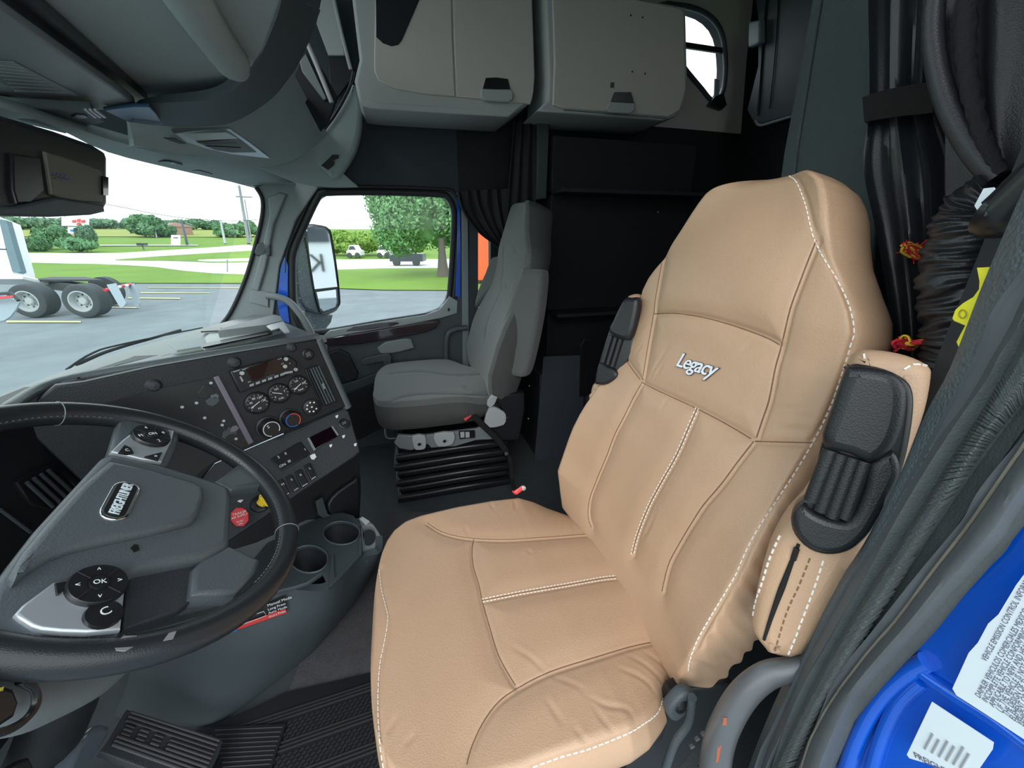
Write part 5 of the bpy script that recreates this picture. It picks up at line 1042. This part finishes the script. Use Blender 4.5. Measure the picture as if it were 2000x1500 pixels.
def strand_knot(name, cx, cy, rx_, ry_, y, tail=None, label=''):
    root = thing(name, label, 'cord')
    c = at(cx, cy, y=y); k_ = (at(cx+1, cy, y=y)-c).length
    for s in range(9):
        pts = []; ph_ = random.random()*6
        for i in range(9):
            a = ph_+i*1.3+s; q = Vector((rx_*.75*math.cos(a)*(.5+.5*random.random()), ry_*.75*math.sin(a*1.1)*(.5+.5*random.random()), 0))
            pts.append(c+RT*q.x*k_-UPZ*q.y*k_+Vector((0, random.uniform(-.008, .008), 0)))
        tube('strand', pts, .002, 'red_rope' if s % 3 else 'yellow_rope', root, sub=4, seg=6)
    for i in range(6):
        a = random.random()*6; tube('strand', [c, c+(RT*math.cos(a)*rx_*1.1-UPZ*math.sin(a)*ry_*1.1)*k_], .0009, 'red_rope', root, sub=1, seg=5)
    if tail:
        for s in range(3):
            tube('cord_tail', [at(a, b+3*math.sin(i*2+s*2.1), y=y+.003*math.cos(i*2+s*2.1)) for i, (a, b) in enumerate(tail)], .0025, ('red_rope', 'red_rope', 'yellow_rope')[s], root, sub=4, seg=6)
strand_knot('frayed_cord', 1784, 490, 36, 28, -.77, label='upper frayed knot of red and yellow cord on the black curtain')
strand_knot('frayed_cord', 1768, 672, 34, 20, -.64, tail=[(1760, 672), (1772, 671), (1784, 670), (1796, 668), (1808, 668), (1818, 666)], label='lower red and yellow cord knot above the tan armrest with a braided tail')
tube('cord_loop', pp([(1756, 665), (1764, 656), (1774, 658), (1778, 668)], y=-.63), .0015, 'yellow_rope', bpy.data.objects['frayed_cord.001'], seg=6)

# ------------------------------------------------------------------ outside
GZ = -1.2
def th_(d): return GZ if d < 55 else GZ+(d-55)*.035
def gp(px, py, lift=0):
    r = ray(px, py).normalized(); t = 2.0; last = t
    while t < 420:
        p = CAM+r*t; d = math.hypot(p.x-CAM.x, p.y-CAM.y)
        if p.z <= th_(d)+lift: break
        last = t; t += max(.05, t*.01)
    lo, hi = last, t
    for _ in range(16):
        m_ = (lo+hi)/2; p = CAM+r*m_; d = math.hypot(p.x-CAM.x, p.y-CAM.y)
        if p.z <= th_(d)+lift: hi = m_
        else: lo = m_
    return CAM+r*hi
# base terrain
vs = []; fs = []; NA = 72; rad_ = [.0, 3, 8, 20, 40, 55, 80, 120, 180, 260, 420, 700]
for r_ in rad_:
    for k in range(NA):
        a = 2*math.pi*k/NA; vs.append((CAM.x+r_*math.cos(a), CAM.y+r_*math.sin(a), (th_(min(r_, 300)))-.06))
for i in range(len(rad_)-1):
    for k in range(NA): fs.append((i*NA+k, i*NA+(k+1) % NA, (i+1)*NA+(k+1) % NA, (i+1)*NA+k))
gr = new('ground', me_from(vs, fs), 'grass', kind='structure')
struct(box('parking_lot', (0, -2, GZ-.06), (56, 56, .08), 'asphalt', bevel=0))
def band(name, up_, lo_, m, lift, x0=-80, x1=960, step=16, kind='structure'):
    xs = np.arange(x0, x1+1, step); ux, uy = zip(*up_); lx, ly = zip(*lo_); vs = []; fs = []
    for i, x in enumerate(xs):
        a = gp(x, np.interp(x, ux, uy), lift); b = gp(x, np.interp(x, lx, ly), lift); n_ = 7
        for k in range(n_+1):
            f = k/n_; yy = np.interp(x, ux, uy)*(1-f)+np.interp(x, lx, ly)*f; vs.append(gp(x, yy, lift))
    n_ = 8
    for i in range(len(xs)-1):
        for k in range(n_-1): fs.append((i*n_+k, i*n_+k+1, (i+1)*n_+k+1, (i+1)*n_+k))
    return new(name, me_from(vs, fs), m, kind=kind)
band('lawn', [(-80, 516), (0, 515), (60, 512), (230, 516), (300, 520), (360, 528), (420, 533), (480, 535), (560, 530), (650, 526), (750, 523), (960, 522)], [(-80, 552), (470, 553), (600, 560), (660, 563), (750, 566), (960, 567)], 'grass', .02)
band('road', [(-80, 492), (30, 494), (230, 494), (300, 490), (400, 484), (480, 478), (560, 490), (660, 507), (750, 506), (960, 506)], [(-80, 517), (0, 516), (60, 513), (230, 517), (300, 521), (360, 529), (420, 534), (480, 536), (560, 531), (650, 527), (750, 524), (960, 523)], 'concrete', .03)
band('grass_island', [(225, 507), (300, 501), (380, 496), (480, 490), (500, 489)], [(225, 508), (300, 509), (380, 511), (420, 513), (480, 512), (500, 511)], 'grass', .05, 225, 500)
band('far_field', [(-80, 447), (240, 445), (480, 444), (500, 446)], [(-80, 460), (30, 462), (220, 462), (480, 463), (500, 462)], 'field', .05, -80, 500)
band('far_lane', [(180, 478), (480, 478)], [(180, 480), (480, 479.5)], 'concrete', .05, 195, 400)
ln = []
def mark(name, l, label, cat='line', group='parking lines on the lot'):
    o = new(name, me_from([gp(a, b, .0) +Vector((0, 0, .004)) for a, b in l], [tuple(range(len(l)))]), 'line_yellow'); tag(o, label, cat, group); return o
mark('parking_line', [(12, 626), (158, 627), (158, 630), (12, 630)], 'nearest yellow parking line painted on the asphalt, left of the windshield')
mark('parking_line', [(190, 599), (272, 600), (272, 602), (190, 601)], 'short yellow parking line behind the chassis mud flaps')
for k, l in enumerate(([(290, 561), (470, 562), (470, 563), (290, 562)], [(275, 571), (410, 572), (410, 573), (275, 573)], [(250, 581), (352, 582), (352, 584), (250, 583)])):
    mark('parking_line', l, ('farthest pale parking line just below the lawn edge', 'second pale parking line from the lawn edge', 'third pale parking line from the lawn edge')[k])
rng = random.Random(3)
def crown(name, c, rx_, ry_, rz_, n, ls, m, parent=None, lumps=9):
    vs = []; fs = []; blobs = [(Vector((0, 0, 0)), .72)]
    for k in range(lumps):
        a = rng.random()*6.28; e = rng.uniform(-.7, .9); blobs.append((Vector((math.cos(a)*math.cos(e), math.sin(a)*math.cos(e), math.sin(e)))*.62, rng.uniform(.3, .48)))
    per = n//len(blobs)
    for bc_, br in blobs:
        # dark solid heart of each lump keeps the crown dense
        for k in range(per):
            d = Vector((rng.gauss(0, 1), rng.gauss(0, 1), rng.gauss(0, 1))).normalized(); q = bc_+d*br*rng.uniform(.72, 1.06)
            p = Vector(c)+Vector((q.x*rx_, q.y*ry_, q.z*rz_)); s_ = ls*rng.uniform(.6, 1.3)
            t1 = Vector((rng.gauss(0, 1), rng.gauss(0, 1), rng.gauss(0, 1))); t1 = (t1-d*t1.dot(d)*.5).normalized(); t2 = (d+Vector((rng.gauss(0, .6), rng.gauss(0, .6), rng.gauss(0, .6)))).cross(t1).normalized()
            b = len(vs); vs += [p-t1*s_, p-t2*s_*.55, p+t1*s_, p+t2*s_*.55]; fs.append((b, b+1, b+2, b+3))
    return new(name, me_from(vs, fs), m, parent, 'stuff', smooth=False)
def core(name, c, rx_, ry_, rz_, m, parent):
    bm = bmesh.new(); bmesh.ops.create_icosphere(bm, subdivisions=4, radius=1)
    for v in bm.verts:
        k = 1+.22*noise.noise(v.co*2.2)+.1*noise.noise(v.co*6); v.co = Vector((v.co.x*rx_*k*.66, v.co.y*ry_*k*.66, v.co.z*rz_*k*.66))+Vector(c)
    me = bpy.data.meshes.new('m'); bm.to_mesh(me); bm.free(); return new(name, me, m, parent)
def tree(px, pyb, pyt, wpx, label, m='leaf_mid', n=2500, ls=.35, trunk=.2, trunkpx=None, name='tree', cat='tree', cen=None, group=None, lumps=9, trunk_on=True):
    g = gp(px, pyb); d = (g-CAM).dot(FW); H = abs((dep(px, pyb, d)-dep(px, pyt, d)).z); Wd = wpx/FPX*d
    root = bpy.data.objects.new(name, None); COL.objects.link(root); tag(root, label, cat, group)
    cc = g+Vector((0, 0, H*(.5+trunk/2))); rz = H*(1-trunk)/2
    core('crown_core', cc, Wd/2, Wd/2, rz, m, root)
    crown('foliage', cc, Wd/2*1.06, Wd/2*1.06, rz*1.1, n, ls, m, root, lumps)
    if trunk > .05 and trunk_on: tube('trunk', [g-Vector((0, 0, .3)), g+Vector((0, 0, H*trunk*1.6))], lambda t: H*.03*(1.3-.5*t), 'bark', root, sub=1, seg=10)
    return root
tree(842, 536, 328, 206, 'big leafy maple filling the right half of the passenger window', 'leaf_bright', 52000, .12, .14, lumps=30, trunk_on=False)
tube('tree_trunk', [gp(866, 541)-UPZ*.1, gp(866, 541)+Vector((0, 0, 1.2)), gp(866, 541)+Vector((-.1, 0, 2.4))], lambda t: .26*(1-t)**2+.2, 'bark', bpy.data.objects['tree'], seg=12)
for i, (px, b, t, w_) in enumerate(((676, 498, 452, 64), (718, 498, 448, 66), (765, 498, 452, 60), (805, 498, 446, 60), (646, 498, 452, 50))):
    tree(px, b, t, w_, ('low light green hedge shrub behind the left white car', 'taller light green shrub between the two white cars', 'light green shrub behind the dark pickup', 'light green shrub hidden behind the big maple', 'leftmost light green shrub beside the door mirror')[i], 'leaf_light', 6000, .28, 0, name='shrub', cat='shrub', group='shrubs beyond the passenger window')
for i, (px, b, t, w_, m_) in enumerate(((20, 490, 452, 60, 'leaf_mid'), (112, 486, 440, 50, 'leaf_mid'), (40, 486, 462, 70, 'leaf_far'), (175, 482, 436, 30, 'leaf_far'), (160, 492, 464, 66, 'leaf_mid'), (85, 490, 462, 36, 'leaf_mid'))):
    tree(px, b, t, w_, ('dark green bush beside the white truck cab', 'round tree left of the white roadside sign', 'low grey green bush before the far field', 'dark conifer just right of the white roadside sign', 'rounded bush in front of the conifer by the road', 'small bush between the tree and the truck cab')[i], m_, 3500, .3, 0, name='bush', cat='bush', group='bushes by the road')
for i, (px, b, t, w_) in enumerate(((10, 448, 424, 80), (80, 447, 428, 70), (140, 447, 427, 60), (200, 447, 430, 50), (255, 447, 428, 30), (300, 463, 420, 66), (340, 449, 432, 40), (278, 447, 434, 30), (375, 449, 428, 50), (420, 449, 432, 44), (455, 463, 438, 60), (488, 462, 430, 40), (545, 462, 436, 50), (325, 463, 440, 34))):
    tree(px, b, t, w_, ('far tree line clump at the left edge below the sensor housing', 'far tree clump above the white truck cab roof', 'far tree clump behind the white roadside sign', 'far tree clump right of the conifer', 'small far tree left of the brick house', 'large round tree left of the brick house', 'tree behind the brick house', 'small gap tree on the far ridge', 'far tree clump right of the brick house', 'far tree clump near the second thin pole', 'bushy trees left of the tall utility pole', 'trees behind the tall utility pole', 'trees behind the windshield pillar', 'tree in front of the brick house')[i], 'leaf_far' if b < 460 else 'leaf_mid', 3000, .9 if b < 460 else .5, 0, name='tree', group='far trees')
# house, signs, poles
def fbox(name, px, pyb, wpx, hpx, dpt, m, label=None, cat=None, parent=None, lift=0):
    g = gp(px, pyb); d = (g-CAM).dot(FW); H = hpx/FPX*d*1.05; Wd = wpx/FPX*d; o = box(name, g+Vector((0, 0, H/2+lift)), (Wd, dpt, H), m, parent, ax=(RT, _f, UPZ), bevel=0)
    if label: tag(o, label, cat)
    return o, g, d
h_, g, d = fbox('house', 336, 459, 40, 14, 8, 'house', 'low brick house with tiled roof among far trees', 'house')
a_ = 22/FPX*d; zz = 15/FPX*d; X0 = g+UPZ*zz
new('roof', me_from([X0-RT*a_-_f*5, X0+RT*a_-_f*5, X0+RT*a_+_f*5, X0-RT*a_+_f*5, X0-RT*a_*.7+UPZ*zz*.5, X0+RT*a_*.7+UPZ*zz*.5], [(0, 1, 5, 4), (2, 3, 4, 5), (0, 4, 3), (1, 2, 5), (0, 3, 2, 1)]), 'roof_tile', h_, smooth=False)
for k in (-1, 1): box('window', g+UPZ*zz*.5+RT*a_*.5*k-_f*4.05, (a_*.35, .1, zz*.4), 'car_dark', h_, ax=(RT, _f, UPZ), bevel=0)
def sign(px, pyb, pyt, x0, x1, pyl, label, post=True):
    g = gp(px, pyb); d = (g-CAM).dot(FW); root = bpy.data.objects.new('road_sign', None); COL.objects.link(root); tag(root, label, 'sign', 'white roadside signs')
    o = plate('sign_board', [dep(x0, pyt, d), dep(x1, pyt, d), dep(x1, pyl, d), dep(x0, pyl, d)], .15, 'truck_white', root)
    for k in (.25, .75): tube('sign_post', [dep(x0+(x1-x0)*k, pyl-1, d+.1), dep(x0+(x1-x0)*k, pyb, d+.1)], .12, 'pole_wood', root, sub=1, seg=6)
    return root, d
rs, d = sign(145, 465, 424, 120, 173, 441, 'large white roadside sign with red lettering under the sensor housing')
[plate('sign_mark', [dep(a+x, b+y, d-.2) for x, y in ((0, 0), (7, -1), (6, 4), (-1, 5))], .05, 'red_print', rs) for a, b in ((141, 430), (150, 428), (159, 430), (150, 435))]
plate('sign_board', [dep(132, 443, d), dep(165, 443, d), dep(165, 456, d), dep(132, 456, d)], .15, 'sticker', rs); plate('sign_mark', [dep(a, b, d-.2) for a, b in ((137, 448), (160, 448), (160, 452), (137, 452))], .05, 'blue_print', rs); plate('sign_base', [dep(138, 456, d), dep(160, 456, d), dep(160, 464, d), dep(138, 464, d)], .3, 'house', rs)
rs2, d = sign(344, 480, 459, 334, 351, 480, 'small white lawn sign by the far lane'); plate('sign_mark', [dep(a, b, d-.2) for a, b in ((338, 463), (347, 463), (347, 465), (338, 465))], .05, 'dark_print', rs2)
mb, g, d = fbox('mailbox', 281, 488, 10, 4, 1, 'car_dark', 'small dark mailbox on posts at the road edge', 'mailbox', lift=.6); tube('mailbox_post', [g, g+UPZ*.8], .1, 'pole_wood', mb, sub=1)
def pole(pb, pt, r, label, m='pole_wood', arm=None):
    g = gp(*pb); d = (g-CAM).dot(FW); dd = d
    for _ in range(3): top = CAM+ray(*pt)*(dd/FPX); dd *= 1
    o = tube('utility_pole', [g, Vector((g.x, g.y, top.z))+(top-g-UPZ*(top-g).z)*.0+ (top-Vector((g.x, g.y, top.z)))], lambda t: r*(1.1-.3*t), m, None, sub=1, seg=8); tag(o, label, 'pole', 'poles along the road'); return o, d
p1_, d1_ = pole((486, 476), (467, 363), .28, 'tall wooden utility pole with crossarm beside the windshield pillar')
tube('crossarm', [dep(461, 384, d1_), dep(492, 385, d1_)], .12, 'pole_wood', p1_, sub=1, seg=6)
pole((491, 470), (478, 390), .15, 'thinner pole right behind the tall utility pole')
pole((306, 464), (297, 421), .12, 'thin pale pole left of the brick house', 'light_grey')
pole((366, 479), (354, 430), .2, 'dark leaning pole right of the lawn sign', 'car_dark')
pole((440, 476), (431, 432), .2, 'pale pole on the far lawn near the big utility pole', 'light_grey')
pole((444, 532), (444, 507), .05, 'thin marker stake on the grass island', 'grey_plastic')
wi = tube('power_line', [dep(150, 388, 60), dep(230, 403, 62), dep(300, 417, 65), dep(380, 428, 68), dep(470, 431, 70), dep(560, 424, 70)], .05, 'chassis', None, seg=5); tag(wi, 'sagging power line crossing the white sky', 'cable')
# cars and pickup
def car(px, pyb, wpx, m, label, truck=False):
    g = gp(px, pyb); d = (g-CAM).dot(FW); L_ = wpx/FPX*d; root = bpy.data.objects.new('car', None); COL.objects.link(root); tag(root, label, 'car', 'parked cars beyond the window')
    H = 1.55; f = (lambda x, z: g+RT*(x-.5)*L_+UPZ*z)
    prof = [(0, .3), (0, .85), (.12, .95), (.28, 1.5), (.62, 1.55), (.8, 1.0), (1, .85), (1, .3)] if not truck else [(0, .4), (0, .95), (.25, 1.05), (.36, 1.65), (.6, 1.65), (.64, 1.1), (1, 1.05), (1, .4)]
    plate('car_body', [f(*p) for p in prof], 1.7, m, root, bevel=.05)
    plate('side_window', [f(*p)-_f*.02 for p in ([(.18, .98), (.31, 1.4), (.6, 1.43), (.74, 1.0)] if not truck else [(.3, 1.1), (.38, 1.55), (.58, 1.55), (.6, 1.12)])], .02, 'car_dark', root)
    for k in (.2, .8): lathe('wheel', f(k, .33)-_f*.0, -_f, [(.33, -.2), (.33, .03), (.2, .05), (0, .03)], 'tire', root, seg=16)
    return root
car(691, 504, 26, 'car_white', 'white car parked at left beyond the passenger window')
car(749, 504, 24, 'car_white', 'white car parked just left of the big maple')
car(794, 520, 64, 'car_dark', 'dark pickup parked in the shade under the maple', True)
# orange vehicle seen through the slot
ov = thing('orange_vehicle', 'orange vehicle side seen through the narrow sleeper slot', 'vehicle'); c = Vector((20.5, -4.8, .1))
box('vehicle_body', c+Vector((.5, 0, .5)), (1.2, 2.2, 3.2), 'orange_paint', ov, bevel=.05); box('vehicle_rail', c+Vector((.5, 0, -1.05)), (1.0, 2.2, .25), 'chassis', ov)
for k in (-.7, .7): lathe('wheel', c+Vector((.0, k, -.86)), (-1, 0, 0), [(.45, -.2), (.45, .03), (.2, .05), (0, .02)], 'tire', ov, seg=20)
# semi chassis and white cab to the left
TD = 12.4; TK = thing('semi_chassis', 'bare black semi truck chassis with white wheels beyond the windshield', 'truck')
wn = (-_f*.87+RT*-.49).normalized() if 0 else (-_f*.9-RT*.43).normalized(); wl = UPZ.cross(wn)
if wl.dot(RT) < 0: wl = -wl
wn = -_f*.985+RT*.17; wn_h = Vector((wn.x, wn.y, 0)).normalized()
def twheel(px, py, d, parent, rim='wheel_white', name='wheel'):
    c = dep(px, py, d); c.z = GZ+.52
    w_ = lathe(name, c, wn_h, [(.30, -.05), (.50, -.30), (.52, -.24), (.52, -.02), (.50, .02), (.42, .05), (.33, .04), (.30, .0)], 'tire', parent, seg=36, cap=False)
    lathe('dual_tire', c-wn_h*.36, wn_h, [(.3, -.1), (.5, -.14), (.52, -.1), (.52, .1), (.5, .14), (.3, .1)], 'tire', w_, seg=36)
    lathe('wheel_rim', c, wn_h, [(.31, .02), (.33, .045), (.30, .05), (.27, -.02), (.24, -.12), (.12, -.14), (.12, -.05), (.09, -.02), (0, -.02)], rim, w_, seg=32, cap=False)
    X_, Y_, A_ = frame_axes(wn_h)
    lathe('hub_cap', c-wn_h*.05, wn_h, [(.1, -.06), (.085, .02), (.0, .03)], mat('hub_red', (.16, .06, .06), .6) if 'hub_red' not in bpy.data.materials else bpy.data.materials['hub_red'], w_, seg=16)
    for k in range(8): a = k*math.pi/4; lathe('hand_hole', c+(X_*math.cos(a)+Y_*math.sin(a))*.19-wn_h*.125, wn_h, [(.028, 0), (.028, .006), (0, .006)], 'chassis', w_, seg=8)
    return w_
twheel(47, 573, 12.2, TK); twheel(153, 573, 12.2, TK)
w3 = dep(205, 560, 14.6); w3.z = GZ+.52; lathe('far_tire', w3, wn_h, [(.2, -.12), (.52, -.14), (.52, .14), (.2, .12)], 'tire', TK, seg=32)
z1 = GZ+.98
def fr_(px, py, d, z=None):
    p = dep(px, py, d); p.z = z if z is not None else p.z; return p
for dd in (12.9, 13.7): box('frame_rail', (fr_(20, 545, dd, GZ+.86)+fr_(215, 545, dd, GZ+.86))/2, ((fr_(20, 545, dd, 0)-fr_(215, 545, dd, 0)).length, .1, .26), 'chassis', TK, ax=(wl, wn_h, UPZ), bevel=.01)
plate('deck_plate', [fr_(a, b, d_, z1+.12) for a, b, d_ in [(55, 540, 12.9), (100, 538, 13.8), (165, 538, 13.8), (200, 545, 12.9)]], .06, 'chassis', TK)
tube('rear_crossbar', [fr_(205, 555, 12.3, GZ+.86), fr_(262, 555, 13.6, GZ+.9)], .05, 'chassis', TK, sub=1)
for k in range(7):
    a = fr_(205, 557, 12.25, GZ+.86).lerp(fr_(258, 553, 13.4, GZ+.9), k/7); b = fr_(205, 557, 12.25, GZ+.86).lerp(fr_(258, 553, 13.4, GZ+.9), (k+1)/7); tube('reflector', [a-_f*.06, b-_f*.06], .05, ('red_plastic', 'truck_white')[k % 2], TK, sub=1, seg=6)
for a, b, c_, d_, dd in ((208, 226, 232, 246, 12.2), (250, 262, 262, 274, 13.3)): plate('mud_flap', [dep(a, 556, dd), dep(b, 553, dd), dep(d_, 592, dd), dep((c_+d_)/2, 602, dd), dep(c_, 597, dd)], .02, 'flap_grey', TK)
CBk = thing('semi_cab', 'white semi truck cab back with dark edge at the far left', 'truck')
plate('cab_side', [dep(a, b, 12.8) for a, b in [(-120, 380), (-5, 425), (0, 440), (8, 470), (24, 525), (26, 536), (-120, 536)]], .6, 'truck_white', CBk)
plate('cab_edge', [dep(a, b, 12.7) for a, b in [(-2, 428), (12, 430), (26, 480), (41, 530), (34, 533), (24, 531), (12, 490)]], .15, 'truck_dark', CBk)
plate('fender', [dep(a, b, 12.5) for a, b in [(-120, 532), (30, 535), (45, 540), (44, 545), (-120, 545)]], .7, 'truck_white', CBk)
tube('cab_seam', [dep(-20, 486, 12.1), dep(12, 487, 12.1)], .02, 'chassis', CBk, sub=1)
nf = thing('mud_flap_bracket', 'near mud flap and red reflector bracket at the left edge of the windshield', 'bracket')
plate('mud_flap', [dep(a, b, 8) for a, b in [(-60, 575), (10, 578), (38, 590), (30, 605), (20, 618), (8, 626), (-60, 640)]], .03, 'flap_grey', nf); tube('bracket_bar', [dep(-60, 578, 7.9), dep(22, 572, 7.9), dep(36, 587, 7.9)], .03, 'chassis', nf, sub=1)
plate('reflector', [dep(a, b, 7.85) for a, b in [(-40, 582), (24, 577), (25, 581), (-40, 587)]], .02, 'red_plastic', nf)
tube('flap_post', [dep(-40, 620, 8.05), Vector((dep(-40, 640, 8.05).x, dep(-40, 640, 8.05).y, GZ))], .04, 'chassis', nf, sub=1)
# door mirror
MR = thing('door_mirror', 'large rain spotted door mirror outside the passenger window', 'mirror')
MN = Vector((-.62, -.78, 0)).normalized(); mp = at(630, 520, x=1.42)
def om(l, off=0): return ppn(l, MN, mp+MN*off)
plate('mirror_housing', om([(576, 500), (586, 470), (598, 447), (610, 440), (630, 439), (645, 446), (651, 462), (658, 510), (666, 580), (664, 600), (655, 610), (640, 615), (625, 612), (600, 606), (586, 590), (578, 550)]), .12, 'mirror_body', MR, sm=2, bevel=.015)
plate('main_glass', om([(599, 446), (629, 445), (638, 449), (643, 458), (652, 510), (659, 561), (615, 566), (606, 510)], .003), .004, 'mirror_glass', MR)
plate('convex_glass', om([(618, 570), (656, 564), (658, 590), (655, 600), (632, 608), (625, 602)], .003), .004, 'mirror_glass', MR, bevel=.001)
plate('glass_divider', om([(613, 565), (659, 560), (659, 565), (615, 571)], .004), .004, 'black_plastic', MR)
tube('glass_rim', om([(597, 444), (630, 442), (641, 447), (647, 458), (656, 512), (663, 575), (661, 598), (634, 612), (624, 606), (614, 568), (604, 505)], .004), .004, 'satin_black', MR, seg=6, closed=True)
plate('mirror_arm', om([(596, 604), (640, 612), (652, 614), (648, 630), (636, 645), (610, 660), (596, 640)], -.03), .06, 'mirror_body', MR, sm=1, bevel=.012)
dd_ = []
for k in range(110):
    a, b = rng.uniform(580, 664), rng.uniform(446, 640)
    if a > 602 and b < 606 and not (a > 655): continue
    dd_.append(bxm(om([(a, b)], .002)[0], (.004, .004, .002)))
merge('rain_drop', dd_, 'sticker', MR, 'stuff')
wb = thing('service_building', 'white sided building that shows only in the door mirror', 'building')
_dv = (mp-CAM).normalized(); _rv = _dv-MN*2*_dv.dot(MN); _rv.z = 0; _rv.normalize(); wc_ = mp+_rv*16; wx_ = Vector((-_rv.y, _rv.x, 0))
bw = box('siding_wall', (wc_.x, wc_.y, 1.6), (9, .4, 5.6), 'siding', wb, ax=(wx_, _rv, UPZ), bevel=0)
box('siding_door', Vector((wc_.x, wc_.y, .3))-_rv*.25-wx_*.2, (1.6, .1, 3.0), 'truck_white', wb, ax=(wx_, _rv, UPZ)); box('door_window', Vector((wc_.x, wc_.y, 1.35))-_rv*.35-wx_*.2, (1.2, .1, .6), 'car_dark', wb, ax=(wx_, _rv, UPZ), bevel=0)
text('lettering', 'K', Vector((wc_.x, wc_.y, .2))-_rv*.32-wx_*.2, wx_ if wx_.cross(UPZ).dot(-_rv) > 0 else -wx_, -_rv, 1.0, 'chassis', wb, th=.01)
